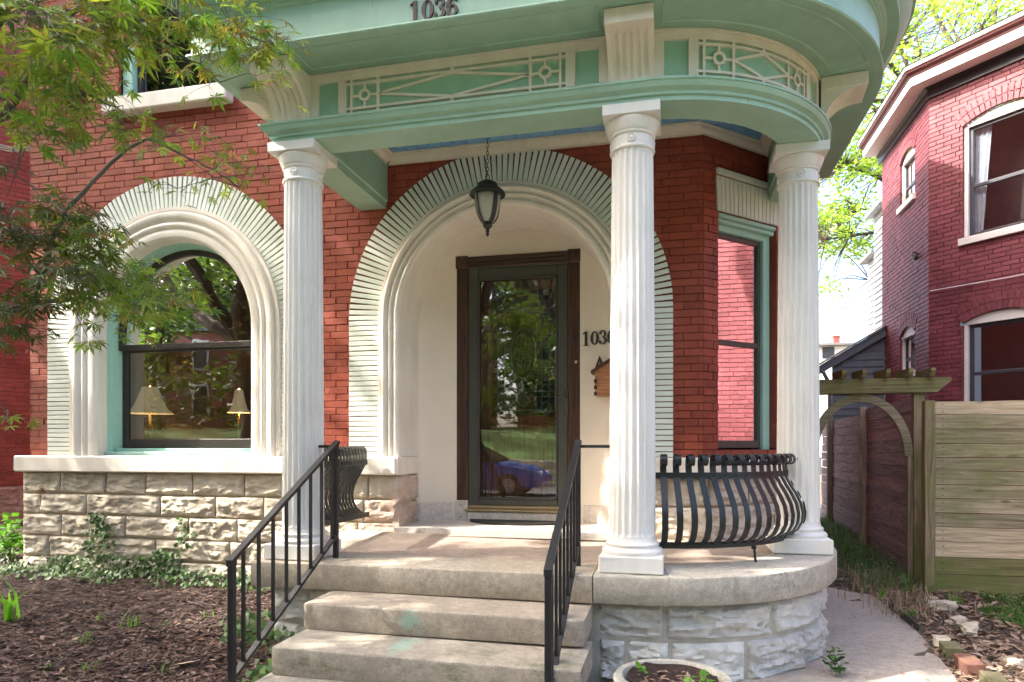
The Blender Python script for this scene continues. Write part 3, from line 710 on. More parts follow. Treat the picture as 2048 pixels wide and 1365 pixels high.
for z in (.045, .15, .19, .81, .85, .955): came(.02, z, .98, z)
def dia(cx, cz, rx, rz):
    q = [(cx - rx, cz), (cx, cz + rz), (cx + rx, cz), (cx, cz - rz)]
    for i in range(4): came(*q[i], *q[(i + 1) % 4])
for cx in (.14, .86):
    for cz in (.06, .20, .80, .94): dia(cx, cz, .10, .055)
dia(.5, .12, .12, .05); dia(.5, .88, .12, .05)
for x in (.08, .2, .8, .92):
    for z in (.38, .62): came(x - .06, z, x + .06, z)
oval = [(.5 + .2 * math.cos(2 * math.pi * i / 24), .5 + .2 * math.sin(2 * math.pi * i / 24)) for i in range(25)]
for p, q in zip(oval[:-1], oval[1:]): came(*p, *q, .006)
for k in range(6):
    a = k * math.pi / 3
    ov = [(.5 + .07 * math.cos(a) + .07 * math.cos(2 * math.pi * i / 12), .5 + .09 * math.sin(a) + .07 * math.sin(2 * math.pi * i / 12)) for i in range(13)]
    for p, q in zip(ov[:-1], ov[1:]): came(*p, *q, .005)
cm.build('leading', paint('came_zinc', (.22, .23, .21), .45, .1, 20, metal=.5), door)
p = aty(1152, 724, DY - .07); g = MB(); g.lathe([(.013, 0), (.013, .006), (.008, .010), (.008, .014)], 14, M=Matrix.Translation((p.x, DY - .068, p.z)) @ Matrix.Rotation(R_(90), 4, 'X')); g.build('doorbell', M['brass'], door, True, 40)

# ---- canted side window, set back in its reveal
DW = .06; k_ = 1.28 * DW
fr_r = cant(1527, 600)[0] + k_
g = MB(); g.cbox(fr_r, cw1 - .002, DW, DW + .12, CWZ - .02, cwz1 + .03, .006, CM); g.cbox(cw0, fr_r, DW, DW + .12, cwz1 - .075, cwz1 + .03, .006, CM); g.cbox(cw0 - .0, cw1 + .0, .0, DW + .04, cwz1 + .002, cwz1 + .035, .008, CM); g.cbox(cw0, cw1, .02, DW + .04, cwz1 - .03, cwz1 + .001, .006, CM); g.cbox(cw0, cw0 + .05, DW, DW + .12, CWZ, cwz1 - .075, .006, CM)
sw = tag(g.build('side_window', M['teal'], house), 'side window in a mint frame with the pink reflection coloured into a sheet behind its pane')
g = MB(); a, b_ = cw0 + .05, fr_r; mrz = cant(1480, 683)[1]
for q0, q1, r0, r1 in ((a, a + .035, CWZ, cwz1 - .075), (b_ - .03, b_, CWZ, cwz1 - .075), (a + .035, b_ - .03, CWZ, CWZ + .06), (a + .035, b_ - .03, cwz1 - .11, cwz1 - .075), (a + .035, b_ - .03, mrz - .022, mrz + .018)): g.cbox(q0, q1, DW + .03, DW + .07, r0, r1, .004, CM)
g.build('sash', M['storm'], sw)
g = MB(); g.add([CM @ Vector(q) for q in ((a, DW + .05, CWZ), (b_, DW + .05, CWZ), (b_, DW + .05, cwz1 - .075), (a, DW + .05, cwz1 - .075))], [(0, 1, 2, 3)]); g.build('pane', M['filmglass'], sw)
g = MB(); g.box(a - .05, b_ + .05, DW + .12, DW + .13, CWZ, cwz1, CM); g.build('reflection_sheet', M['reflpink'], sw)  # sheet behind the pane, coloured pink for the sunlit brick reflected there
g = MB(); g.box(cw1, cw1 + .012, .006, .2, CWZ, cwz1, CM); g.build('window_reveal', M['brick'], house)
hb = MB(); hb.box(cw0 - .03, cw1 + .06, .004, .10, cwz1 + .036, cwz1 + .345, CM)
lint = hb.build('brick_lintel', M['mortar'], house)
nb = 16; wl_ = (cw1 + .04 - cw0 + .02)
me = chamfer_brick('lintel_brick', M['archbrick'], .255, .03, wl_ / nb - .005, .003)
for i in range(nb):
    s = cw0 - .02 + wl_ * (i + .5) / nb; p = CM @ Vector((s + (i - nb / 2) * .001, -.012, cwz1 + .17))
    place('lintel_brick', me, p, (0, R_(90) + (i - nb / 2) * .006, CA), lint)
me = chamfer_brick('lintel_brick', M['archbrick'], wl_ / 2 + .02, .04, .042, .003)
for i in range(2):
    p = CM @ Vector((cw0 - .03 + (wl_ / 2 + .025) * (i + .5), -.024, cwz1 + .33)); place('lintel_brick', me, p, (0, 0, CA), lint)

# ================================================================== PORCH
PX, PY = -2.315, 4.02; CX, CY, CR = -.145, 5.006, .986
def path(o, yl=YF - .003, ye=6.35, n=40):
    pts = [(PX - o, yl)] if yl > PY - o else []
    pts.append((PX - o, PY - o))
    x0 = PX - o
    for i in range(1, 9): pts.append((x0 + (CX - x0) * i / 8, PY - o))
    for i in range(1, n + 1):
        a = -math.pi / 2 + math.pi / 2 * i / n; pts.append((CX + (CR + o) * math.cos(a), CY + (CR + o) * math.sin(a)))
    pts.append((CX + CR + o, ye)); return pts
def pathloft(g, prof, **k):
    rings = []
    P = [path(o, **k) for o, z in prof]
    for i in range(len(P[0])): rings.append([(P[j][i][0], P[j][i][1], prof[j][1]) for j in range(len(prof))])
    g.loft(rings, False); return g
FO = .135; FR = CR + FO
def Q(s, z, o):
    """point on the frieze: s runs along x on the straight front, then round the arc"""
    if s <= CX: return Vector((s, PY - o, z))
    a = -math.pi / 2 + (s - CX) / FR; return Vector((CX + (CR + o) * math.cos(a), CY + (CR + o) * math.sin(a), z))
def fz(y): return .591 + .036 * max(0, min(1.4, y - 3.79))
porch = thing('front_porch', (-.9, 4.3, 0), 'green and cream entry porch with fluted columns and a rounded right end', 'porch')
# --- platform
ARCH = 3.222
g = MB(); o_out, o_in = .23, -.12
po, pi_ = path(o_out, ye=5.9), path(o_in, ye=5.9)
fl = [(x, y, fz(y) - .004) for x, y in pi_]
gfl = MB(); gfl.add(fl, [tuple(range(len(fl)))])
floor = tag(gfl.build('porch_floor', M['porchfloor'], porch), 'tan concrete porch floor dappled with sun')
gf2 = MB(); gf2.add([(PX - .2, 4.95, fz(5.0) - .006), (.80, 4.95, fz(5.0) - .006), (.80, 6, fz(5.4) - .006), (PX - .2, 6, fz(5.4) - .006)], [(0, 1, 2, 3)]); gf2.build('floor_strip', M['porchfloor'], floor)
SLB = .157
def coping_piece(i0, i1, name, mat, jo=.0, extra=0.0):
    rings = []
    for i in range(i0, i1 + 1):
        (xo, yo), (xi, yi) = po[i], pi_[i]; z = fz(yo) + extra; b = .012
        nx, ny = xo - xi, yo - yi; L = math.hypot(nx, ny); nx, ny = nx / L, ny / L
        nn = noise.noise(Vector((xo * 5, yo * 5, 1))) * .003
        rings.append([(xi, yi, fz(yi) + extra - .002), (xo - nx * b, yo - ny * b, z + nn), (xo - nx * .003, yo - ny * .003, z - .005), (xo + nx * nn, yo + ny * nn, z - .014), (xo, yo, z - SLB + .01), (xo - nx * .008, yo - ny * .008, z - SLB), (xi, yi, z - SLB)])
    g = MB(); g.loft(rings, True, True); return g.build(name, mat, porch, True, 40)
# path indices: 0 wall-left, 1 corner, 2..9 front to CX, 10..49 arc, 50 end
xc_ = aty(1185, 1150, PY - o_out).x; xj = aty(1338, 1150, PY - o_out).x
# move front sample points to the joints
for arr, o in ((po, o_out), (pi_, o_in)):
    xs = [PX - o + .001, -2.0, -1.6, -1.2, -.8, xc_ - .002, xc_ + .004, -.30, CX - .0]
    for k in range(8): arr[2 + k] = (xs[k + 1], PY - o)
coping_piece(0, 6, 'stair_slab', M['slab'])
coping_piece(7, 12, 'coping_stone', M['coping'], extra=.002)
po2 = po[:]; 
def shift(i, f):  # small open joint
    return
coping_piece(12, 50, 'coping_stone', M['coping'], extra=.006)
# foundation stones
g = MB(); pathloft(g, [(.13, -.2), (.13, .434)], ye=6.0); fdn = tag(g.build('porch_foundation', M['joint2'], porch), 'whitish rock-faced stones under the porch')
FQR = CR + .13
def Qf(s, z, o):
    if s <= CX: return tuple(Vector((s, PY - .13 - o, z)))
    a = -math.pi / 2 + (s - CX) / FQR; return (CX + (FQR + o) * math.cos(a), CY + (FQR + o) * math.sin(a), z)
e = CX + FQR * math.pi / 2
for (z0, z1), cs, sd0 in (((.225, .432), [-.40, -.03, .62, 1.10, e], 301), ((-.02, .225), [-.40, -.24, .0, .44, .93, 1.30, e], 331), ):
    for k, (a, b_) in enumerate(zip(cs[:-1], cs[1:])): rock(Qf, a, b_, z0, z1, .042, sd0 + k, 'foundation_stone', M['whitestone'], fdn, joint=.012)
def Ql(s, z, o): return (PX - .13 - o, s, z)
for (z0, z1), cs, sd0 in (((.21, .432), [3.90, 4.35, 4.8, 5.14], 351), ((-.05, .21), [3.9, 4.2, 4.7, 5.14], 361)):
    for k, (a, b_) in enumerate(zip(cs[:-1], cs[1:])): rock(Ql, a, b_, z0, z1, .035, sd0 + k, 'foundation_stone', M['whitestone'], fdn, joint=.01)
def Qr(s, z, o): return (CX + FQR + o, s, z)
for (z0, z1), cs, sd0 in (((.225, .432), [5.0, 5.5, 6.0], 371), ((-.02, .225), [5.0, 5.3, 5.95], 376)):
    for k, (a, b_) in enumerate(zip(cs[:-1], cs[1:])): rock(Qr, a, b_, z0, z1, .05, sd0 + k, 'foundation_stone', M['whitestone'], fdn, joint=.01)
for k, (a, b_, z0, z1) in enumerate(((-2.45, -2.2, .2, .432), (-2.2, -1.96, .2, .432), (-2.45, -1.96, -.05, .2))):
    rock(Qf, a, b_, z0, z1, .03, 381 + k, 'foundation_stone', M['whitestone'], fdn, joint=.008)

# --- columns
def column(cx, cy, label, rot=0):
    zb = fz(cy - .1) + (.006 if cx > 0 else .002); NF = 20; SEG = 6; n = NF * SEG
    z0, z1 = zb + .185, ARCH - .225; rings = []
    for z, f in [(z0, 0), (z0 + .012, 0), (z0 + .02, .5), (z0 + .035, 1)] + [(z0 + .035 + (z1 - z0 - .07) * i / 10, 1) for i in range(1, 11)] + [(z1 - .02, .5), (z1 - .012, 0), (z1, 0)]:
        t = (z - z0) / (z1 - z0); R = .1315 - .0135 * t ** 1.6
        ring = []
        for k in range(n):
            p = (k % SEG) / SEG; dp = 0 if p < .16 else math.sin(math.pi * (p - .16) / .84) ** .8
            r = R - .0125 * dp * f; a = 2 * math.pi * k / n; ring.append((cx + r * math.cos(a), cy + r * math.sin(a), z))
        rings.append(ring)
    g = MB(); g.loft(rings, True, True); c = tag(g.build('column', M['white'], porch, True, 24), label)
    Mr = Matrix.Translation((cx, cy, 0)) @ Matrix.Rotation(rot, 4, 'Z')
    g = MB(); g.cbox(-.178, .178, -.178, .178, zb, zb + .095, .006, Mr)
    g.lathe([(.172, .094), (.176, .104), (.174, .116), (.164, .126), (.152, .131), (.150, .138), (.1535, .144), (.153, .153), (.143, .160), (.137, .168), (.1335, .186)], 48, (cx, cy, zb)); g.build('base', M['white'], c, True, 35)
    g = MB(); g.cbox(-.160, .160, -.160, .160, ARCH - .062, ARCH - .0005, .004, Mr)
    g.lathe([(.1185, -.232), (.127, -.230), (.130, -.222), (.127, -.213), (.1195, -.210), (.1195, -.150), (.127, -.147), (.131, -.140), (.127, -.133), (.133, -.128), (.140, -.112), (.148, -.092), (.153, -.078), (.1535, -.066), (.150, -.0615)], 48, (cx, cy, ARCH)); g.build('capital', M['white'], c, True, 30)
    for k in range(4):
        g = MB(); a = -math.pi / 2 + k * math.pi / 2 + rot
        Mx = Matrix.Translation((cx + .1175 * math.cos(a), cy + .1175 * math.sin(a), ARCH - .18)) @ Matrix.Rotation(a, 4, 'Z') @ Matrix.Rotation(R_(90), 4, 'Y')
        g.lathe([(.026, 0), (.026, .006), (.021, .010), (.018, .005), (.010, .006), (.008, .011), (.001, .012)], 16, M=Mx); g.build('rosette', M['white'], c, True, 40)
    return c
a3 = R_(-14)
C3 = (CX + CR * math.cos(a3), CY + CR * math.sin(a3))
column(PX, PY, 'left column, in front of the red brick wall'); column(-.213, PY, 'middle column, right of the steps'); column(*C3, 'right column, nearest the wooden fence', R_(0))

# --- entablature
g = MB(); pathloft(g, [(-.10, 3.64), (-.10, ARCH + .06), (-.09, ARCH + .05), (-.085, ARCH + .002), (-.085, ARCH), (.14, ARCH), (.14, ARCH + .026), (.155, ARCH + .030), (.155, ARCH + .046), (.162, ARCH + .052), (.180, ARCH + .060), (.190, ARCH + .075), (.193, ARCH + .088), (.200, ARCH + .090), (.200, ARCH + .102), (.10, ARCH + .108)])
arch_beam = tag(g.build('architrave', M['green'], porch, True, 25), 'stepped green beam carried by the columns')
ZF0, ZF1 = ARCH + .104, 3.615
g = MB(); pathloft(g, [(.117, ZF0 - .01), (.117, ZF1 + .01)]); frieze = tag(g.build('frieze', M['panel'], porch, True, 25), 'frieze with cream lattice over green panels')
def bar_sz(s0, z0, s1, z1, w, name='lattice_bar', o0=.112, o1=.1345, parent=frieze):
    d = math.hypot(s1 - s0, z1 - z0); n = max(1, int(abs(s1 - s0) / .05)); ux, uz = (s1 - s0) / d, (z1 - z0) / d; px, pz = -uz * w / 2, ux * w / 2
    g = MB(); rings = []
    for i in range(n + 1):
        s, z = s0 + (s1 - s0) * i / n, z0 + (z1 - z0) * i / n
        rings.append([Q(s + px, z + pz, o0), Q(s + px, z + pz, o1), Q(s - px, z - pz, o1), Q(s - px, z - pz, o0)])
    g.loft(rings, True, True); return g.build(name, M['frieze'], parent)
def field(s0, s1, z0, z1, name='frieze_rail', o1=.1352):
    bar_sz(s0, (z0 + z1) / 2, s1, (z0 + z1) / 2, z1 - z0, name, .10, o1)
H0, H1 = ZF0, ZF1
field(PX - FO, CX + FR * math.pi / 2, H0 - .004, H0 + .034); field(PX - FO, CX + FR * math.pi / 2, H1 - .055, H1 + .004)
bar_sz(PX - FO, H1 - .008, CX + FR * math.pi / 2, H1 - .008, .016, 'frieze_bead', .11, .148)
def panel(b0, b1):
    """from bracket edge b0 to bracket edge b1"""
    q0, q1 = H0 + .034, H1 - .055; zm = (q0 + q1) / 2
    sq = .135; gap = .055
    for e0, d in ((b0, 1), (b1, -1)):
        a = e0 + d * gap; b = a + d * sq; c = b + d * .055
        field(min(e0 - d * .2, a), max(e0 - d * .2, a), q0 - .002, q1 + .002, 'frieze_stile'); field(min(b, c), max(b, c), q0 - .002, q1 + .002, 'frieze_stile')
    l0, l1 = b0 + 2 * gap + sq, b1 - 2 * gap - sq; t = .0145; mid = (l0 + l1) / 2; q = .024
    for z in (q0 + q, q1 - q): bar_sz(l0 - .004, z, l1 + .004, z, t)
    ends = .175
    for e0, d in ((l0, 1), (l1, -1)):
        bar_sz(e0 + d * .032, q0 - .004, e0 + d * .032, q1 + .004, t, o1=.1335); v = e0 + d * (ends + .032); bar_sz(v, q0 - .004, v, q1 + .004, t + .002, o1=.1335)
        cs = e0 + d * (.032 + ends / 2); rr = .030
        gg = MB(); n = 24
        rings = []
        for i in range(n):
            a = 2 * math.pi * i / n; c_, s_ = math.cos(a), math.sin(a)
            rings.append([Q(cs + (rr - .008) * c_, zm + (rr - .008) * s_, .112), Q(cs + (rr - .008) * c_, zm + (rr - .008) * s_, .1365), Q(cs + (rr + .008) * c_, zm + (rr + .008) * s_, .1365), Q(cs + (rr + .008) * c_, zm + (rr + .008) * s_, .112)])
        rings.append(rings[0]); gg.loft(rings, True); gg.build('lattice_ring', M['frieze'], frieze)
        for k in (-1, 1):
            bar_sz(cs, zm + k * rr, cs, zm + k * ((q1 - q0) / 2 - q), .013, o1=.1325); bar_sz(cs + k * rr, zm, cs + k * (ends / 2), zm, .013, o1=.1325)
        for k in (-1, 1): bar_sz(v, zm, mid, zm + k * ((q1 - q0) / 2 - q - .006), t, o1=.1328)
    for k in (-1, 1): bar_sz(mid, zm + k * ((q1 - q0) / 2 - q), mid, zm + k * ((q1 - q0) / 2), .02, o1=.1325)
s3 = CX + FR * (a3 + math.pi / 2)
panel(PX + .125, -.213 - .125); panel(-.213 + .125, s3 - .12)
field(s3 + .1, CX + FR * math.pi / 2, H0 + .03, H1 - .05, 'frieze_stile')
# brackets
def bracket(base, dirv, label):
    """base point on the frieze face (x,y), dirv outward"""
    d = Vector((*dirv, 0)).normalized(); t = Vector((-d.y, d.x, 0)); B = Vector((*base, 0)); w = .125
    zl, zt = H0 + .002, 3.614; o_max = .255; zc = zt - .082
    g = MB(); rings = []; NU = 31
    prof = [(.012, zl)] + [(.012 + (o_max - .022) * (1 - math.cos(math.pi / 2 * i / 12)), zl + (zc - zl) * math.sin(math.pi / 2 * i / 12)) for i in range(1, 13)]
    for k in range(NU):
        s = -w + 2 * w * k / (NU - 1); ph = (k - 3) / (NU - 7) * 5
        fl = 0 if k < 3 or k > NU - 4 else -.02 * abs(math.sin(math.pi * ph)) ** .7
        ring = []
        for i, (o, z) in enumerate(prof):
            ta = math.pi / 2 * i / 12; no, nz = math.cos(ta), -math.sin(ta)
            ff = fl * min(1, (13 - i) / 2) * min(1, i / 3)
            ring.append(B + d * (o + no * ff) + t * s + Vector((0, 0, z + nz * ff)))
        ring.append(B + d * (-.01) + t * s + Vector((0, 0, zc))); ring.append(B + d * (-.01) + t * s + Vector((0, 0, zl)))
        rings.append(ring)
    g.loft(rings, True, True)
    Mx = Matrix(((t.x, d.x, 0, B.x), (t.y, d.y, 0, B.y), (0, 0, 1, 0), (0, 0, 0, 1)))
    g.cbox(-w - .004, w + .004, -.01, o_max, zc, zt, .004, Mx)
    return tag(g.build('bracket', M['frieze'], porch, True, 32), label)
bracket((PX + .0, PY - FO), (0, -1), 'fluted bracket over the left column, facing front'); bracket((PX - FO, PY + .02), (-1, 0), 'fluted bracket over the left column, facing the tree')
bracket((-.213, PY - FO), (0, -1), 'fluted bracket over the middle column'); bracket((CX + FR * math.cos(a3), CY + FR * math.sin(a3)), (math.cos(a3 * .4), math.sin(a3 * .4)), 'fluted bracket over the right column, seen from its side')
# soffit, fascia, crown, roof
SO = 3.618
g = MB(); pathloft(g, [(.10, SO), (.475, SO)]); soff = tag(g.build('soffit', M['green'], porch, True, 25), 'green soffit of the porch eave')
def bead(o0, s0, o1, s1, sweep=False):
    g = MB(); n = 24 if sweep else 1; rings = []
    for i in range(n + 1):
        s = s0 + (s1 - s0) * i / n; o = o0 + (o1 - o0) * i / n; w = .010
        if sweep: rings.append([Q(s, SO - z, o + k) for k, z in ((-w, -.002), (-w * .5, .007), (w * .5, .007), (w, -.002))])
        else: rings.append([Q(s + k, SO - z, o) for k, z in ((-w, -.002), (-w * .5, .007), (w * .5, .007), (w, -.002))])
    g.loft(rings, True, True); g.build('soffit_bead', M['green'], soff, True, 40)
for b0, b1 in ((PX + .125, -.213 - .125), (-.213 + .125, s3 - .10)):
    bead(.205, b0 + .04, .205, b1 - .04, True); bead(.415, b0 + .04 - .0, .415, b1 - .04, True)
    bead(.205, b0 + .04, .415, b0 + .04); bead(.205, b1 - .04, .415, b1 - .04)
g = MB(); pathloft(g, [(.43, SO - .002), (.485, SO - .004), (.492, SO + .004), (.488, SO + .016), (.470, SO + .020), (.468, SO + .215), (.478, SO + .22), (.478, SO + .232), (.486, SO + .236), (.486, SO + .250), (.500, SO + .258), (.512, SO + .275)])
fascia = tag(g.build('fascia', M['green'], porch, True, 25), 'mint fascia with the house number')
g = MB(); pathloft(g, [(.50, SO + .272), (.575, SO + .278), (.578, SO + .29), (.60, SO + .31), (.635, SO + .36), (.645, SO + .375), (.645, SO + .405)]); g.build('crown_moulding', M['green'], porch, True, 25)
g = MB(); pathloft(g, [(.647, SO + .395), (.665, SO + .40), (.665, SO + .445)]); g.build('gutter_edge', M['green'], porch, True, 25)
g = MB(); pathloft(g, [(.672, SO + .438), (.672, SO + .46), (.4, SO + .56), (-.6, SO + .70)]); 
rp = path(-.6); g.add([(x, y, SO + .698) for x, y in rp], [tuple(range(len(rp)))]); g.build('porch_roof', M['rafter'], porch, True, 25)
seam = paint('seam_caulk_green', (.13, .22, .16), .7)  # dark green caulk in the joints between boards
for s_ in (-1.62, .02, .86):
    g = MB(); g.loft([[Q(s_ - .0012, z, o) for z, o in ((SO + .022, .4665), (SO + .214, .4665), (SO + .214, .4688), (SO + .022, .4688))], [Q(s_ + .0012, z, o) for z, o in ((SO + .022, .4665), (SO + .214, .4665), (SO + .214, .4688), (SO + .022, .4688))]], True, True); g.build('board_seam', seam, fascia)
for s_ in (-1.28, .45):
    g = MB(); g.loft([[Q(s_ + q, z, o) for z, o in ((ARCH + .001, .139), (ARCH + .026, .139), (ARCH + .026, .1408), (ARCH + .001, .1408))] for q in (-.0012, .0012)], True, True); g.build('board_seam', seam, arch_beam)
# ceiling boards and trim
ZC = 3.642
cl = MB(); pc = path(-.099, ye=6.3); cl.add([(x, y, ZC + .006) for x, y in pc], [tuple(range(len(pc)))])
ceil = tag(cl.build('porch_ceiling', M['blue'], porch), 'sky blue board ceiling')
x = PX + .105; k = 0
while x < CX + CR - .11:
    xe = min(x + .098, CX + CR - .105); xm = (x + xe) / 2
    ys = PY + .095 if xm < CX else CY - math.sqrt(max(.001, (CR - .1) ** 2 - max(abs(x - CX), abs(xe - CX)) ** 2))
    ye_ = YF - .02 if xm < XR else YF + (xm - XR) - .02
    if ye_ - ys > .1:
        g = MB(); g.cbox(x + .0015, xe - .0015, ys, ye_, ZC - .004, ZC + .008, .003); g.build('ceiling_board', M['blue'], ceil)
    x = xe
ct = MB()
pr = [(0, ZC - .078), (.012, ZC - .078), (.014, ZC - .066), (.030, ZC - .058), (.048, ZC - .034), (.055, ZC - .018), (.072, ZC - .014), (.072, ZC - .004)]
rings = []
for (px_, py_), (nx, ny) in (((PX + .1, YF + .0), (1, -1)), ((XR, YF), (-math.tan(R_(22.5)), -1)), ((XR + .75, YF + .75), (.7071, -.7071))):
    rings.append([(px_ + nx * o, py_ + ny * o - .003, z) for o, z in pr])
ct.loft(rings, False)
rings = [[(PX + .102 + o, y, z) for o, z in pr] for y in (YF - .04, PY + .1)]; ct.loft(rings, False)
rings = [[(x, PY + .102 + o, z) for o, z in pr] for x in (PX + .1, CX)]
for i in range(1, 25):
    a = -math.pi / 2 + math.pi / 2 * i / 24; rings.append([(CX + (CR - .102 - o) * math.cos(a), CY + (CR - .102 - o) * math.sin(a), z) for o, z in pr])
rings.append([(CX + CR - .102 - o, 6.0, z) for o, z in pr]); ct.loft(rings, False)
tag(ct.build('ceiling_trim', M['frieze'], porch, True, 30), 'cream crown moulding round the blue ceiling')

# --- house numbers
def stroke(pts, ws):
    L, Rr = [], []
    for i, (x, y) in enumerate(pts):
        x0, y0 = pts[max(0, i - 1)]; x1, y1 = pts[min(len(pts) - 1, i + 1)]; d = math.hypot(x1 - x0, y1 - y0) or 1; nx, ny = -(y1 - y0) / d, (x1 - x0) / d
        L.append((x + nx * ws[i] / 2, y + ny * ws[i] / 2)); Rr.append((x - nx * ws[i] / 2, y - ny * ws[i] / 2))
    return [[L[i], L[i + 1], Rr[i + 1], Rr[i]] for i in range(len(pts) - 1)]
def disc(x, y, r, n=14): return [[(x + r * math.cos(2 * math.pi * i / n), y + r * math.sin(2 * math.pi * i / n)) for i in range(n)]]
def arcp(cx, cy, rx, ry, a0, a1, n=18): return [(cx + rx * math.cos(R_(a0 + (a1 - a0) * i / n)), cy + ry * math.sin(R_(a0 + (a1 - a0) * i / n))) for i in range(n + 1)]
def thick(pts, lo, hi, cx, rx): return [lo + (hi - lo) * min(1, (abs(x - cx) / rx)) ** 2 for x, y in pts]
def digit_polys(c):
    if c == '1': return [[(.20, .04), (.38, .04), (.38, 1.0), (.24, 1.0), (.20, .93)], [(.08, 0), (.50, 0), (.50, .05), (.08, .05)], [(.05, .80), (.24, .90), (.24, 1.0), (.05, .86)]]
    if c == '0':
        p = arcp(.31, .5, .21, .44, 0, 360, 36); return stroke(p, thick(p, .06, .19, .31, .21))
    if c == '3':
        a = arcp(.28, .74, .19, .215, 150, -90, 20); b = arcp(.28, .275, .225, .225, 90, -155, 24)
        return stroke(a, thick(a, .06, .16, .24, .23)) + stroke(b, thick(b, .06, .18, .22, .28)) + disc(.12, .80, .085) + disc(.10, .20, .09)
    if c == '6':
        p = arcp(.31, .30, .20, .25, 0, 360, 30); q = arcp(.42, .38, .33, .57, 172, 68, 18)
        return stroke(p, thick(p, .06, .17, .31, .2)) + stroke(q, [.19 - .12 * i / 18 for i in range(19)]) + disc(.50, .82, .08)
def digits(txt, fn, h, mat, parent, step=.62):
    for i, c in enumerate(txt):
        g = MB()
        for k, poly in enumerate(digit_polys(c)): g.prism([((x + i * step) * h, y * h) for x, y in poly], fn, 0, .012 + k * .00007)
        g.build('digit', mat, parent)
p0 = aty(819, 46, PY - .475); hgt = .114
digits('1036', lambda a, b, t: (p0.x + a, PY - .468 - t, p0.z + b), hgt, paint('number_bronze', (.05, .022, .018), .45, .2, 20), fascia, .62)
nx0 = aty(1164, 693, 5.66); 
nn_ = thing('house_number', (nx0.x + .1, niche_y(nx0.x + .1), nx0.z), 'black house number beside the entry door, partly hidden by the column', 'house number')
digits('1036', lambda a, b, t: (nx0.x + a, niche_y(nx0.x + a) - t, nx0.z + b), .118, M['cable'], nn_, .60)
# ================================================================== STEPS
steps = thing('front_steps', (-1.2, 3.3, 0), 'worn tan stone steps with a green paint stain, leading up to the porch', 'steps')
def step_block(x0, x1, y0, y1, z0, z1, seed, mat, sl=0.0):
    g = MB(); nx = 40
    rings = []
    for i in range(nx + 1):
        x = x0 + (x1 - x0) * i / nx; e = min(i, nx - i); k = .012 if e == 0 else 0
        n1 = noise.noise(Vector((x * 4, seed, 0))) * .004; n2 = noise.noise(Vector((x * 11, seed, 5))) * .003; dz = sl * (x - x0)
        yy = y0 + n1 + k
        rings.append([(x, y1, z0), (x, yy + .004, z0), (x, yy + n2, z0 + .015), (x, yy + n2, z1 - .012 + dz), (x, yy + .002, z1 - .005 + dz + n2 * .5), (x, yy + .007, z1 - .001 + dz - k * .3), (x, yy + .02, z1 + dz - k * .3), (x, y1, z1 + dz)])
    g.loft(rings, True, True); return g.build('step', mat, steps, True, 40)
step_block(-1.99, -.425, 3.45, 3.87, .29, .433, 2, M['step'], -.006)
step_block(-1.975, -.40, 3.11, 3.62, .145, .288, 5, M['stepgreen'], -.008)
step_block(-2.0, -.385, 2.77, 3.3, -.02, .143, 8, M['stepgreen'])
step_block(-2.0, -.38, 2.45, 3.0, -.15, .012, 11, M['stepgreen'])

# ================================================================== STAIR RAILINGS
def railing(x, yu, yl, zl_foot, colx, label, flip):
    r = thing('stair_railing', (x, (yu + yl) / 2, 0), label, 'railing', 'iron railings beside the steps')
    zu, zl = 1.318, .752; sl = (zu - zl) / (yu - yl)
    g = MB(); g.cbox(x - .015, x + .015, yu - .015, yu + .015, fz(yu), zu, .003); g.build('post', M['iron'], r)
    g = MB(); g.cbox(x - .016, x + .016, yl - .016, yl + .016, zl_foot, zl, .003); g.build('newel_post', M['iron'], r)
    g = MB(); g.bar((x, yu + .02, zu + .006 + .02 * sl), (x, yl - .02, zl + .006 - .02 * sl), .036, .020); g.cbox(x - .019, x + .019, yl - .024, yl + .018, zl - .03, zl + .006, .004); g.build('top_rail', M['iron'], r)
    off = .575
    g = MB(); g.bar((x, yu - .01, zu - off - .01 * sl), (x, yl + .012, zl - off + .012 * sl), .030, .018); g.cbox(x - .017, x + .017, yu - .05, yu - .012, zu - off - .03, zu - off + .004, .004); g.build('bottom_rail', M['iron'], r)
    for i in range(8):
        y = yl + (yu - yl) * (i + 1 - .45) / 8.1 + .02; z = zl + (y - yl) * sl
        g = MB(); g.box(x - .0075, x + .0075, y - .0075, y + .0075, z - off, z); g.build('baluster', M['iron'], r)
    g = MB(); a, b_ = sorted((x, colx)); g.box(a, b_, yu - .004, yu + .004, zu - .022, zu - .004); g.build('tie_bar', M['iron'], r)
railing(-2.07, 3.99, 2.93, 0.02, PX - .0 + .02, 'black iron stair railing on the left, beside the mulch bed', 1)
railing(-.53, 4.03, 3.02, .143, -.213 - .11, 'black iron stair railing on the right, tied to the middle column', -1)

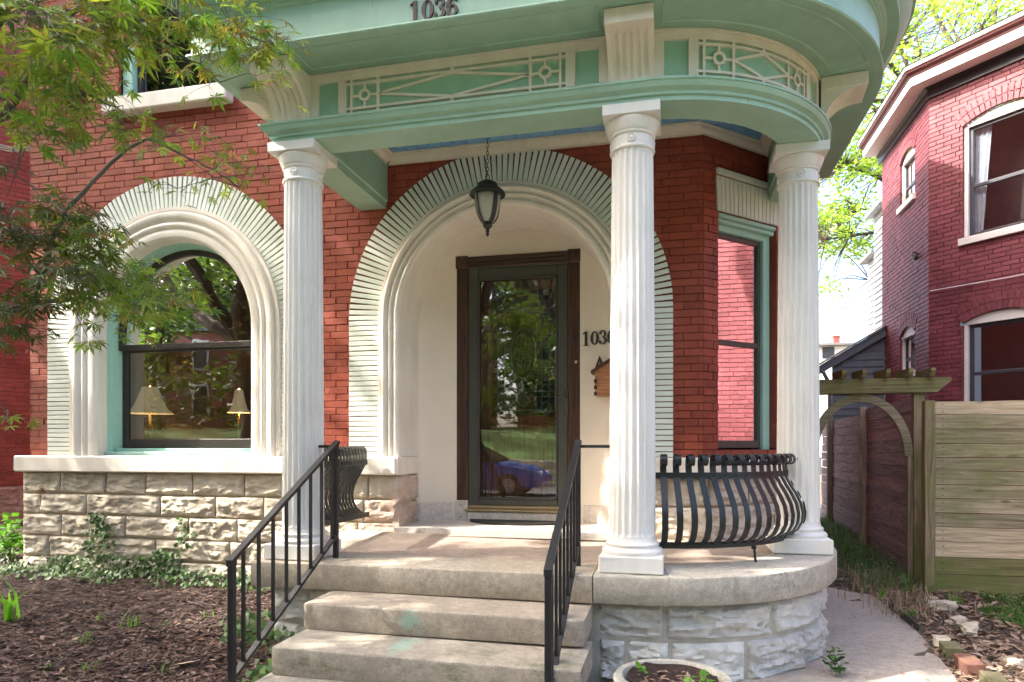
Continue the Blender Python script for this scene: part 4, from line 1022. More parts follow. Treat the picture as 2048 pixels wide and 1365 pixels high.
# ================================================================== BOWED IRON GRILLES
GP = [(0.0, .735), (.045, .752), (.085, .785), (.110, .835), (.116, .89), (.104, .95), (.075, 1.01), (.040, 1.065), (.012, 1.115), (.0, 1.16), (-.004, 1.205)]
for i in range(1, 17):
    a = R_(180 - 28 * i); rr = .040 * (1 - .035 * i); GP.append((.036 + rr * math.cos(a), 1.222 + rr * math.sin(a)))
def grille(name_pts, label, o_shift, zoff, legs, ends=None):
    """name_pts: list of (base xy, outward normal)"""
    c = name_pts[len(name_pts) // 2][0]
    r = thing('iron_grille', (c[0], c[1], .62), label, 'balustrade', 'bowed iron grilles of the porch')
    for (bx, by), (nx, ny) in name_pts:
        tx, ty = -ny, nx; w = .018; g = MB(); rings = []
        for i, (o, z) in enumerate(GP):
            o0, z0 = GP[max(0, i - 1)]; o1, z1 = GP[min(len(GP) - 1, i + 1)]; d = math.hypot(o1 - o0, z1 - z0); po_, pz = (z1 - z0) / d * .0035, -(o1 - o0) / d * .0035
            ring = []
            for s, k in ((-w, 1), (w, 1), (w, -1), (-w, -1)):
                oo = o + po_ * k; ring.append((bx + nx * oo + tx * s, by + ny * oo + ty * s, z + pz * k + zoff))
            rings.append(ring)
        g.loft(rings, True, True); g.build('bar', M['grille'], r, True, 40)
        g = MB(); e_ = GP[-1]; g.lathe([(.001, -.012), (.010, -.008), (.013, 0), (.010, .008), (.001, .012)], 8, M=Matrix.Translation((bx + nx * (e_[0] + .004), by + ny * (e_[0] + .004), e_[1] + zoff)) @ Matrix.Rotation(math.atan2(ty, tx), 4, 'Z') @ Matrix.Rotation(R_(90), 4, 'Y')); g.build('scroll_eye', M['grille'], r, True)
    def band(z, h, o0, o1, nm, ext=.05):
        rings = []; P = name_pts
        for i, ((bx, by), (nx, ny)) in enumerate(P):
            e = 0
            if i in (0, len(P) - 1):
                tx, ty = -ny, nx; e = -ext if i == 0 else ext; bx += tx * e; by += ty * e
            rings.append([(bx + nx * o, by + ny * o, zz) for o, zz in ((o0, z), (o1, z), (o1, z + h), (o0, z + h))])
        g = MB(); g.loft(rings, True, True); g.build(nm, M['grille'], r)
    band(1.118 + zoff, .036, .006, .013, 'top_band'); band(.712 + zoff, .036, -.008, .010, 'bottom_band')
    for (bx, by), (nx, ny) in name_pts:
        g = MB(); g.lathe([(.006, 0), (.005, .003), (.001, .005)], 8, M=Matrix.Translation((bx + nx * .013, by + ny * .013, 1.136 + zoff)) @ Matrix.Rotation(math.atan2(ny, nx), 4, 'Z') @ Matrix.Rotation(R_(90), 4, 'Y')); g.build('rivet', M['grille'], r)
    for k in legs:
        (bx, by), (nx, ny) = name_pts[k]; g = MB(); zf = fz(by) + .003; g.tube([(bx, by, .725 + zoff), (bx + nx * .015, by + ny * .015, zf)], .008, 8); g.cbox(bx - .014, bx + .014, by - .014, by + .014, .69 + zoff, .712 + zoff, .003); g.build('leg', M['grille'], r)
pts = []
n = 15; th0, th1 = R_(-90 + 6.5), R_(-14 - 6.0)
for i in range(n):
    a = th0 + (th1 - th0) * i / (n - 1); R0 = CR - .055
    pts.append(((CX + R0 * math.cos(a), CY + R0 * math.sin(a)), (math.cos(a), math.sin(a))))
grille(pts, 'bowed black iron grille between the middle and right columns', 0, .0, [8])
pts = []
for i in range(15):
    y = PY + .20 + (YF - .20 - PY - .20) * (1 - i / 14); pts.append(((PX + .0, y), (-1, 0)))
grille(pts, 'bowed black iron grille between the left column and the house wall', 0, .045, [])

# ================================================================== LANTERN
lp = aty(975, 400, 4.55); LX, LY = lp.x, 4.55; zb_ = aty(975, 474, LY).z; zt_ = aty(975, 362, LY).z; H = zt_ - zb_
lan = thing('hanging_lantern', (LX, LY, zb_), 'dark bronze lantern with frosted glass hanging on a chain from the porch ceiling', 'lantern')
def Z(t): return zb_ + H * t
g = MB(); g.lathe([(.001, Z(0)), (.008, Z(.02)), (.013, Z(.055)), (.009, Z(.08)), (.016, Z(.10)), (.010, Z(.125)), (.020, Z(.15)), (.030, Z(.175)), (.034, Z(.20)), (.026, Z(.235)), (.034, Z(.25)), (.040, Z(.27)), (.001, Z(.28))], 20, (LX, LY, 0)); g.build('finial', M['lantern'], lan, True, 40)
g = MB(); g.lathe([(.038, Z(.255)), (.052, Z(.30)), (.068, Z(.38)), (.080, Z(.50)), (.087, Z(.62)), (.090, Z(.745))], 24, (LX, LY, 0)); g.build('glass_globe', M['frost'], lan, True)
for k in range(4):
    a = R_(45) + k * R_(90) + .1; g = MB(); rings = []
    for r_, t in ((.040, .25), (.056, .30), (.073, .38), (.085, .50), (.092, .62), (.095, .76)):
        da = .014 / r_
        rings.append([(LX + (r_ + o) * math.cos(a + s * da), LY + (r_ + o) * math.sin(a + s * da), Z(t)) for s, o in ((-1, -.002), (-1, .008), (1, .008), (1, -.002))])
    g.loft(rings, True, True); g.build('cage_rib', M['lantern'], lan, True, 40)
g = MB(); g.lathe([(.095, Z(.725)), (.100, Z(.76)), (.122, Z(.735)), (.124, Z(.75)), (.118, Z(.79)), (.095, Z(.845)), (.070, Z(.87)), (.060, Z(.875)), (.062, Z(.90)), (.058, Z(.95)), (.040, Z(.985)), (.012, Z(1.0)), (.001, Z(1.0))], 32, (LX, LY, 0)); g.build('hood', M['lantern'], lan, True, 40)
g = MB()
for k in range(14):
    a = 2 * math.pi * k / 14; g.lathe([(.001, -.012), (.010, -.004), (.011, .008), (.001, .016)], 6, (LX + .060 * math.cos(a), LY + .060 * math.sin(a), Z(.915)))
tag(g.build('crown_beads', M['lantern'], lan, True), None, kind='stuff')
z = Z(1.0) - .004; k = 0
while z < ZC - .02:
    L = .048 if k == 0 else .034; w = .013 if k == 0 else .008; t = .003 if k == 0 else .0022; ang = R_(20) + k * R_(90); pts = []
    for i in range(17):
        a = 2 * math.pi * i / 16; px_ = w * math.sin(a); pz = L / 2 * math.cos(a); pts.append((LX + px_ * math.cos(ang), LY + px_ * math.sin(ang), z + L / 2 + pz))
    g = MB(); g.tube(pts, t, 5, False); g.build('chain_link', M['lantern'], lan, True); z += L - 2.6 * t - .001; k += 1
g = MB(); g.lathe([(.05, ZC - .02), (.055, ZC - .008), (.05, ZC - .004)], 20, (LX, LY, 0)); g.build('ceiling_canopy', M['lantern'], lan, True, 40)

# ================================================================== MAILBOX, MAT, PLANTER
mx = aty(1192, 0, 5.52).x; mz0, mz1 = aty(1200, 793, 5.5).z, aty(1200, 745, 5.5).z
mb_ = thing('mailbox', (mx + .14, 5.5, mz0), 'small wooden house-shaped mailbox on the entry wall behind the middle column', 'mailbox')
y0, y1 = 5.42, niche_y(mx + .1) + .02
g = MB(); g.cbox(mx, mx + .27, y0, y1, mz0, mz1 + .0, .004); g.build('box', M['mailwood'], mb_)
g = MB(); ap = mz1 + .085
g.prism([(mx - .004, mz1), (mx + .274, mz1), (mx + .135, ap)], lambda a, b, t: (a, t, b), y0 + .002, y1); g.build('gable', M['mailwood'], mb_)
for sg in (-1, 1):
    g = MB(); xm = mx + .135; g.prism([(xm, ap + .004), (xm + sg * .165, mz1 - .016), (xm + sg * .165, mz1 + .004), (xm, ap + .024)], lambda a, b, t: (a, t, b), y0 - .02, y1); g.build('roof_panel', M['doorwood'], mb_)
g = MB()
for k in range(3): g.cbox(mx - .006, mx + .02, y0 - .004, y0 + .02, mz0 + .0 + k * .05, mz0 + .03 + k * .05, .002)
tag(g.build('corner_joints', M['doorwood'], mb_), None, kind='stuff')
tz0, tz1 = aty(1190, 747, 5.5).z, aty(1195, 713, 5.5).z
g = MB(); g.prism([(mx - .025, tz0), (mx + .085, tz0 + .01), (mx + .028, tz1 + .01)], lambda a, b, t: (a, t, b), 5.52, 5.535); 
tri = g.build('pierced_ornament', M['doorwood'], mb_)
g = MB(); g.prism([(mx + .005, tz0 + .02), (mx + .055, tz0 + .026), (mx + .028, tz1 - .03)], lambda a, b, t: (a, t, b), 5.514, 5.519); g.build('ornament_inlay', M['mailwood'], tri)

mc = aty(1024, 1045, 5.50); mt = MB(); mxx = DX + .02; poly = [(mxx - .42 * math.cos(math.pi * i / 24), 5.63 - .26 * math.sin(math.pi * i / 24)) for i in range(25)]
mt.prism(poly, lambda a, b, t: (a, b, t), .673, .688)
o = mt.build('door_mat', M['rug']); tag(o, 'dark half-round door mat lying at the entry door', 'door mat')

pc_ = atz(1345, 1362, .318); PCX, PCY = pc_.x + .0, pc_.y + .06
pl = thing('planter', (PCX, PCY, 0), 'round concrete planter bowl with soil and weeds in front of the porch', 'planter')
g = MB(); g.lathe([(.13, 0), (.14, .03), (.10, .06), (.11, .09), (.18, .17), (.23, .25), (.25, .30), (.252, .325), (.242, .338), (.215, .338), (.205, .326), (.195, .30), (.185, .26), (.001, .25)], 48, (PCX, PCY, -.02)); g.build('bowl', M['planter'], pl, True, 40)
g = MB(); rings = []
for i in range(8):
    r_ = .001 + .190 * i / 7; rings.append([(PCX + r_ * math.cos(2 * math.pi * k / 28), PCY + r_ * math.sin(2 * math.pi * k / 28), .292 + .02 * noise.noise(Vector((r_ * 14 * math.cos(k), r_ * 14 * math.sin(k), 2))) + .05 * (r_ / .21) ** 2 - .02) for k in range(28)])
g.loft(rings); g.build('soil', M['mulch'], pl, True)
rnd = random.Random(5); g = MB()
def leafblade(g, p, d, L, w, bend=.3):
    p = Vector(p); d = Vector(d).normalized(); s = d.cross(Vector((0, 0, 1)))
    if s.length < .05: s = Vector((1, 0, 0))
    s.normalize(); m_ = p + d * L * .55 + s * 0; e_ = p + d * L + Vector((0, 0, -bend * L))
    g.add([p - s * w * .35, p + s * w * .35, m_ + s * w * .5, e_, m_ - s * w * .5], [(0, 1, 2, 4), (4, 2, 3)])
for k in range(60):
    a, r_ = rnd.uniform(0, 6.3), rnd.uniform(.03, .16); 
    x, y = PCX + r_ * math.cos(a), PCY + r_ * math.sin(a)
    leafblade(g, (x, y, .30), (rnd.uniform(-1, 1), rnd.uniform(-1, 1), rnd.uniform(-.1, .3)), rnd.uniform(.02, .05), rnd.uniform(.006, .016), .1)
tag(g.raw('dry_debris', M['litter'], pl), None, kind='stuff')
for k, (dx_, dy_, n_) in enumerate(((.11, -.05, 9), (.15, .03, 8), (.06, -.12, 6), (-.12, .02, 5))):
    g = MB()
    for j in range(n_):
        b_ = (PCX + dx_ + rnd.uniform(-.03, .03), PCY + dy_ + rnd.uniform(-.03, .03), .30 + rnd.uniform(0, .045)); leafblade(g, b_, (rnd.uniform(-1, 1), rnd.uniform(-1, 1), rnd.uniform(.1, .9)), rnd.uniform(.03, .05), rnd.uniform(.018, .028), .2)
    g.raw('weed', M['hosta'], pl)

# ================================================================== GROUND
def struct(o, label=None): o['kind'] = 'structure'; return o
g = MB(); g.add([(-90, -90, -.10), (90, -90, -.10), (90, 140, -.10), (-90, 140, -.10)], [(0, 1, 2, 3)]); struct(g.build('ground', M['soil']))
def mulch_z(x, y):
    t = max(0, min(1, (y - 2.2) / 2.9)); return .02 + .17 * t * t + .022 * noise.fractal(Vector((x * 2.3, y * 2.3, 0)), 1, 2, 3) + .012 * noise.noise(Vector((x * 9, y * 9, 4)))
def sheet(name, mat, x0, x1, y0, y1, fn, nx, ny):
    g = MB(); rings = [[(x0 + (x1 - x0) * i / nx, y0 + (y1 - y0) * j / ny, fn(x0 + (x1 - x0) * i / nx, y0 + (y1 - y0) * j / ny)) for i in range(nx + 1)] for j in range(ny + 1)]
    g.loft(rings, False); o = g.build(name, mat, None, True); return struct(o)
sheet('mulch_bed', M['mulch'], -9.5, -1.97, 1.2, 5.12, mulch_z, 110, 70)
sheet('side_yard', M['mulch'], -9.5, -5.77, 5.12, 9, lambda x, y: .16 + .02 * noise.noise(Vector((x * 3, y * 3, 0))), 30, 30)
# walkway on the right: curved left by the porch, edge on the right towards the fence
def walk_z(x, y): return .0 + .004 * noise.noise(Vector((x, y, 0)))
wr = [(1.62, 1.5), (1.66, 2.6), (1.70, 3.4), (1.76, 4.2), (1.86, 5.0), (1.93, 5.7), (1.86, 6.3), (1.72, 7.2), (1.6, 8.5), (1.55, 12)]
wr = [(atz(1925, 1365, 0).x, atz(1925, 1365, 0).y), (atz(1850, 1275, 0).x, atz(1850, 1275, 0).y), (atz(1790, 1215, 0).x, atz(1790, 1215, 0).y), (atz(1740, 1190, 0).x, atz(1740, 1190, 0).y), (atz(1690, 1183, 0).x, atz(1690, 1183, 0).y + .02)]
wr = [(wr[0][0] + .6, 1.0), (wr[0][0] + .25, 2.6)] + wr + [(1.35, 7.0), (1.3, 13)]
g = MB(); rings = []
for x, y in wr: rings.append([(-3 if y < 2.4 else -.3, y, .001), (.5, y, .002), (x - .02, y, .004), (x, y, -.02), (x + .01, y, -.06)])
g.loft(rings, False); struct(g.build('walkway', M['walk'], None))
g = MB(); g.add([(-3.2, -3, -.004), (1.6, -3, -.004), (1.6, 2.46, -.004), (-1.95, 2.46, -.004)], [(0, 1, 2, 3)]); struct(g.build('front_walk', M['walk']))
def bed_z(x, y): return -.015 + .05 * max(0, min(1, (x - 1.5) / 1.0)) + .03 * noise.fractal(Vector((x * 3, y * 3, 1)), 1, 2, 3)
sheet('side_bed', M['soil'], 1.05, 5.6, 1.8, 13.5, bed_z, 60, 120)

rnd = random.Random(11)
def scatter(name, mat, n, fn, sizes, flat=.3, lift=.01, bl=False, label=None):
    g = MB()
    for _ in range(n):
        r_ = fn()
        if r_ is None: continue
        x, y, z = r_; a = rnd.uniform(0, 6.28); L = rnd.uniform(*sizes); w = L * rnd.uniform(.2, .45)
        d = Vector((math.cos(a), math.sin(a), rnd.uniform(-flat, flat))); s = Vector((-math.sin(a), math.cos(a), rnd.uniform(-flat, flat)))
        c = Vector((x, y, z + lift + rnd.uniform(0, .01))); up = Vector((0, 0, rnd.uniform(0, .35) * w))
        g.add([c - d * L / 2, c - s * w / 2 + up, c + d * L / 2, c + s * w / 2 + up], [(0, 1, 2), (0, 2, 3)])
    o = g.raw(name, mat); o['kind'] = 'stuff'
    if label: o['label'] = label
    return o
def on_mulch():
    u, v = rnd.uniform(-80, 640), rnd.uniform(1120, 1390); p = atz(u, v, .08)
    if p.y > 5.1 or p.x > -2.03 or p.y < 1.5: return None
    return p.x, p.y, mulch_z(p.x, p.y)
tag(scatter('mulch_chips', M['chip'], 14000, on_mulch, (.02, .075), .25), 'shredded dark brown bark mulch', 'mulch')
tag(scatter('bed_leaf_litter', M['litter'], 240, on_mulch, (.03, .07), .5, .015), 'dry leaves strewn over the mulch', 'leaf litter')
def on_bed():
    u, v = rnd.uniform(1640, 2060), rnd.uniform(1040, 1375); p = atz(u, v, .02)
    # keep off the walk
    for (xa, ya), (xb, yb) in zip(wr[:-1], wr[1:]):
        if ya <= p.y <= yb:
            if p.x < xa + (xb - xa) * (p.y - ya) / (yb - ya) - .01 + rnd.expovariate(12) * -.2: return None
    if p.y < 6.9 and p.x > 3.6: return None
    return p.x, p.y, bed_z(p.x, p.y)
tag(scatter('side_leaf_litter', M['litter'], 5200, on_bed, (.025, .09), .5, .012), 'dry brown leaves and bark along the walkway', 'leaf litter')
tag(scatter('side_mulch_chips', M['chip'], 2500, on_bed, (.02, .06), .3), 'dark bark chips along the walkway', 'mulch')
g = MB()   # loose bits on the walk
for k in range(40):
    p = atz(rnd.uniform(1690, 1900), rnd.uniform(1190, 1365), .008); a = rnd.uniform(0, 6)
    d = Vector((math.cos(a), math.sin(a), 0)) * rnd.uniform(.006, .022); s = Vector((-d.y, d.x, .003)) * .5
    g.add([p - d, p - s, p + d, p + s], [(0, 1, 2, 3)])
o = g.raw('walk_debris', M['litter']); tag(o, 'tiny leaf bits fallen on the concrete walk', 'leaf bits', kind='stuff')

def blades(n, fn, h, w, lean=.5):
    g = MB()
    for _ in range(n):
        r_ = fn()
        if r_ is None: continue
        x, y, z = r_; a = rnd.uniform(0, 6.28); H_ = rnd.uniform(*h); ww = rnd.uniform(*w); l = rnd.uniform(.1, lean) * H_
        d = Vector((math.cos(a), math.sin(a), 0)); s = Vector((-d.y, d.x, 0)) * ww / 2; b_ = Vector((x, y, z))
        p1 = b_ + d * l * .35 + Vector((0, 0, H_ * .6)); p2 = b_ + d * l * 1.5 + Vector((0, 0, H_ * (.95 if l < .5 * H_ else .7)))
        g.add([b_ - s, b_ + s, p1 + s * .8, p1 - s * .8, p2], [(0, 1, 2, 3), (3, 2, 4)])
    return g
def strip():   # monkey-grass strip along the dark fence
    t = rnd.random() ** 1.4; y = 6.6 + t * 6; x = 1.75 + (y - 6.6) * .10 + rnd.gauss(.15, .17)
    if x < 1.62: return None
    return x, y, bed_z(x, y)
o = blades(1300, strip, (.07, .19), (.006, .011), .9).raw('border_grass', M['grass']); tag(o, 'dark green border grass along the foot of the brown fence', 'grass', kind='stuff')
def strip2():
    y = rnd.uniform(5.6, 7.6); return (1.55 + (y - 5.6) * .1 + rnd.gauss(.2, .15), y, .03)
o = blades(500, strip2, (.06, .15), (.005, .010), 1.2).raw('dead_grass', M['straw']); tag(o, 'dead straw-coloured blades beside the walkway', 'grass', kind='stuff')
def lawnpt():
    p = atz(rnd.uniform(1960, 2100), rnd.uniform(1190, 1330), .02)
    if p.x < 2.15 + max(0, (6.4 - p.y)) * .22 or p.y > 6.6 : return None
    if noise.noise(Vector((p.x * 2, p.y * 2, 3))) < -.12: return None
    return p.x, p.y, bed_z(p.x, p.y)
o = blades(5200, lawnpt, (.03, .07), (.004, .007), .8).raw('lawn_grass', M['grass']); tag(o, 'patchy lawn in front of the wooden fence', 'grass', kind='stuff')

# edging bricks and stones by the walk
def loose(name, u, v, L, W, Hh, rot, mat, label, cat, grp, tilt=(0, 0), rough=False, seed=0):
    p = atz(u, v, .03); Mx = Matrix.Translation((p.x, p.y, .0)) @ Matrix.Rotation(rot, 4, 'Z') @ Matrix.Rotation(tilt[0], 4, 'X') @ Matrix.Rotation(tilt[1], 4, 'Y')
    bm = bmesh.new(); bmesh.ops.create_cube(bm, size=1)
    if rough: bmesh.ops.subdivide_edges(bm, edges=bm.edges[:], cuts=4, use_grid_fill=True)
    else: bmesh.ops.bevel(bm, geom=bm.edges[:], offset=.05, segments=1, affect='EDGES')
    g = MB(); bm.verts.index_update(); vs = []
    for q in bm.verts:
        c = Vector((q.co.x * L, q.co.y * W, (q.co.z + .35) * Hh))
        if rough:
            k = .72 + .5 * noise.fractal(q.co * 1.6 + Vector((seed * 5, seed, 0)), 1, 2, 3) + .28 * (1 - (q.co.length / .86) ** 2); c = Vector((c.x * k, c.y * k, c.z * (k * .6 + .4)))
        vs.append(Mx @ c)
    g.add(vs, [tuple(x.index for x in f.verts) for f in bm.faces]); bm.free()
    o = g.build(name, mat, None, rough, 60); return tag(o, label, cat, grp)
GB = 'bricks and stones edging the walkway'
ebr = paint('edging_brick_red', (.19, .085, .06), .9, .25, 14, 1, 50, (.13, .13, .05), .7)
ebm = paint('edging_brick_mossy', (.15, .13, .07), .9, .25, 14, 1, 50, (.12, .14, .035), .7)
def ang(u0, v0, u1, v1): a, b_ = atz(u0, v0, 0), atz(u1, v1, 0); return math.atan2(b_.y - a.y, b_.x - a.x)
ra = ang(1890, 1290, 1975, 1365)
loose('edging_brick', 1902, 1302, .13, .10, .085, ra, ebm, 'short mossy edging brick next to the grey rock', 'brick', GB, (.05, .1))
loose('edging_brick', 1940, 1332, .23, .10, .085, ra, ebr, 'red edging brick with a mossy end beside the walkway', 'brick', GB, (.08, 0))
loose('edging_brick', 1992, 1372, .22, .10, .085, ra, ebm, 'yellow-green edging brick cut off by the lower right edge of the photo', 'brick', GB, (-.04, .06))
srk = M['limestone']
for k, (u, v, s, lab) in enumerate(((1884, 1287, .17, 'pale grey rock at the head of the brick edging'), (1880, 1215, .19, 'pale flat rock below the fence post, nearest the fence'), (1918, 1244, .15, 'small pale rock in the middle of the rock row'), (1938, 1262, .18, 'pale flat rock lowest in the rock row'), (1868, 1200, .12, 'small pale rock touching the fence post foot'), (2030, 1325, .14, 'pale rock at the right edge of the leaf litter'))):
    loose('edging_rock', u, v, s, s * .62, s * .5, ra + k, srk, lab, 'rock', GB, (0, 0), True, k + 1)
e1, e2 = atz(1770, 1203, .03), atz(1835, 1255, .03); g = MB(); g.bar(e1, e2, .012, .05); tag(g.build('lawn_edging', M['cable']), 'strip of black plastic edging beside the walkway', 'edging')

# plants
def ivy_patch():
    g = MB()
    def leaf(p, nrm, s):
        n = Vector(nrm).normalized(); t = n.cross(Vector((rnd.uniform(-.4, .4), .1, 1))).normalized(); b_ = n.cross(t); a = rnd.uniform(0, 6.28); t, b_ = t * math.cos(a) + b_ * math.sin(a), b_ * math.cos(a) - t * math.sin(a)
        g.add([p - b_ * s * .5, p + t * s * .55 - b_ * s * .1, p + t * s * .3 + b_ * s * .2, p + b_ * s * .7, p - t * s * .3 + b_ * s * .2, p - t * s * .55 - b_ * s * .1], [(0, 1, 2, 3), (0, 3, 4, 5)])
    for _ in range(1500):
        x = rnd.uniform(-5.95, -2.6)
        if noise.noise(Vector((x * 2.2, 9, 0))) < rnd.uniform(-.35, .25): continue
        h = rnd.random() ** 2.2 * .16
        lim = .5 + .5 * noise.noise(Vector((x * 1.7, 0, 0)))
        y = YB - .05 - rnd.random() ** 1.5 * .28; leaf(Vector((x, y, mulch_z(x, y) + .02 + h * lim)), (rnd.uniform(-.5, .5), -1, rnd.uniform(-.2, 1.2)), rnd.uniform(.018, .042))
    for cx, h0, wd, n_ in ((aty(205, 0, YB).x, .72, .10, 230), (aty(372, 0, YB).x, .70, .05, 60), (aty(300, 0, YB).x, .36, .22, 170), (aty(345, 0, YB).x, .42, .10, 120), (aty(150, 0, YB).x, .33, .2, 90)):
        for _ in range(n_):
            t = rnd.random() ** .8; z = .15 + (h0 - .15) * t; x = cx + rnd.gauss(0, wd * (1.1 - .6 * t)) + .04 * math.sin(z * 14)
            leaf(Vector((x, YB - .045 - rnd.uniform(0, .04), z)), (rnd.uniform(-.5, .5), -1, rnd.uniform(-.1, .8)), rnd.uniform(.022, .045))
    for _ in range(120):
        x = rnd.gauss(-2.55, .12); leaf(Vector((x, rnd.uniform(3.7, 4.0), mulch_z(x, 3.8) + rnd.uniform(0, .18))), (rnd.uniform(-.5, .5), -1, .5), rnd.uniform(.03, .05))
    for _ in range(60):
        x = rnd.gauss(-2.12, .06); y = rnd.gauss(3.35, .15); leaf(Vector((x, y, mulch_z(x, y) + rnd.uniform(0, .10))), (rnd.uniform(-.5, .5), -1, .5), rnd.uniform(.03, .05))
    return g
o = ivy_patch().raw('ivy', M['ivy']); tag(o, 'ivy creeping up the foot of the tan stone base', 'ivy', kind='stuff')
def tuft(u, v, n, h, label, name='grass_tuft', mat='grass', cat='grass tuft', w=(.005, .009), lean=.7, grp='grass tufts in the mulch bed'):
    p = atz(u, v, .05); p = atz(u, v, mulch_z(p.x, p.y)) if u < 700 else p; sp = .025
    o = blades(n, lambda: (p.x + rnd.gauss(0, sp), p.y + rnd.gauss(0, sp), p.z - .01), h, w, lean).raw(name, M[mat])
    me = o.data; 
    for q in me.vertices: q.co -= p
    o.location = p; WT[o.name] = p; return tag(o, label, cat, grp)
tuft(262, 1255, 16, (.06, .15), 'largest grass tuft in the mulch bed, below the ivy')
tuft(322, 1258, 8, (.05, .12), 'grass tuft just right of the largest one in the mulch')
tuft(172, 1285, 10, (.05, .11), 'grass tuft at the left middle of the mulch bed'); tuft(196, 1243, 5, (.05, .10), 'thin grass sprig left of the largest tuft')
tuft(178, 1345, 9, (.05, .10), 'grass tuft near the bottom edge of the mulch, left of centre'); tuft(322, 1350, 6, (.06, .12), 'grass sprig near the bottom edge of the mulch, below the pale oak leaf')
tuft(95, 1345, 5, (.05, .09), 'grass sprig near the bottom left corner of the mulch'); tuft(416, 1232, 4, (.04, .07), 'tiny grass sprig close to the left railing')
tuft(20, 1240, 9, (.16, .34), 'broad-leaved bulb plant at the left edge of the mulch bed', 'bulb_plant', 'hosta', 'plant', (.02, .035), .5, None)
tuft(1910, 1203, 8, (.05, .10), 'short green weed at the foot of the front fence', 'weed', 'hosta', 'weed', (.012, .02), .9, None)
tuft(1818, 1228, 7, (.04, .07), 'low green weed beside the black edging strip', 'weed', 'hosta', 'weed', (.015, .025), 1.2, None)
tuft(1765, 1195, 8, (.06, .12), 'bright green weed where the walkway bends to the fence', 'weed', 'hosta', 'weed', (.012, .02), .9, None)
def bush(name, c, rx, ry, rz, n, mat, size, label, cat='plant'):
    g = MB(); c = Vector(c)
    for _ in range(n):
        v_ = Vector((rnd.gauss(0, 1), rnd.gauss(0, 1), rnd.gauss(0, 1))).normalized() * rnd.random() ** .5; p = c + Vector((v_.x * rx, v_.y * ry, max(-.2, v_.z) * rz))
        leafblade(g, p, (v_.x + rnd.uniform(-.4, .4), v_.y + rnd.uniform(-.5, .3) - .2, rnd.uniform(-.2, .6)), rnd.uniform(*size), rnd.uniform(*size) * .6, .3)
    root = thing(name, (c.x, c.y, 0.1), label, cat); g.raw('foliage', mat, root)
    s = MB()
    for k in range(6): s.tube([(c.x + rnd.uniform(-.3, .3) * rx, c.y, .08), (c.x + rnd.uniform(-.8, .8) * rx, c.y, c.z + rz * .4)], .006, 5)
    s.build('stems', M['ivy'], root); return root
bush('leafy_plant', (at(20, 1075, 7.0).x, at(20, 1075, 7.0).y, .32), .5, .3, .34, 260, M['hosta'], (.06, .13), 'bright green leafy plant at the left corner of the stone base')
p = atz(1690, 1335, .05); bush('violet_clump', (p.x - .05, p.y, .07), .06, .05, .10, 40, M['ivy'], (.03, .06), 'small violet clump at the foot of the porch beside the walk')
g = MB()
p = atz(370, 1330, .05); p = atz(370, 1330, mulch_z(p.x, p.y) + .015); pts = [(0, -.06), (.012, -.02), (.045, -.025), (.022, .005), (.05, .03), (.015, .03), (0, .07), (-.015, .03), (-.05, .035), (-.022, .005), (-.042, -.02), (-.012, -.02)]
g.prism([(a * 1.2, b_ * 1.2) for a, b_ in pts], lambda a, b_, t: (p.x + a * .8 + b_ * .6, p.y - a * .6 + b_ * .8, p.z + .01 + a * .25 + t), 0, .002); tag(g.build('fallen_oak_leaf', paint('pale_dry_leaf', (.55, .42, .28), .9)), 'pale lobed dry leaf lying on the mulch, bottom centre', 'leaf')
# ================================================================== HOUSE BODY (unseen sides and roof)
g = MB(); hx0, hx1, hy1, hz1 = XL, 1.19, 14.0, 7.4
g.add([(hx0, YF + .9, 0), (hx0, hy1, 0), (hx0, hy1, hz1), (hx0, YF + .9, hz1)], [(0, 1, 2, 3)]); g.add([(hx1, 6.2, 0), (hx1, hy1, 0), (hx1, hy1, hz1), (hx1, 6.2, hz1)], [(0, 1, 2, 3)]); g.add([(hx0, hy1, 0), (hx1, hy1, 0), (hx1, hy1, hz1), (hx0, hy1, hz1)], [(0, 1, 2, 3)])
g.add([(hx0, YF + .02, 6.2), (XR, YF + .02, 6.2), (XR, YF + .02, hz1), (hx0, YF + .02, hz1)], [(0, 1, 2, 3)]); g.add([(XR, YF + .02, 6.2), (hx1, YF + 1, 6.2), (hx1, YF + 1, hz1), (XR, YF + .02, hz1)], [(0, 1, 2, 3)])
g.build('rear_walls', M['brick'], house)
g = MB(); g.box(hx0 - .4, hx1 + .4, YF - .35, hy1 + .4, hz1, hz1 + .3); g.build('main_roof', M['rafter'], house)

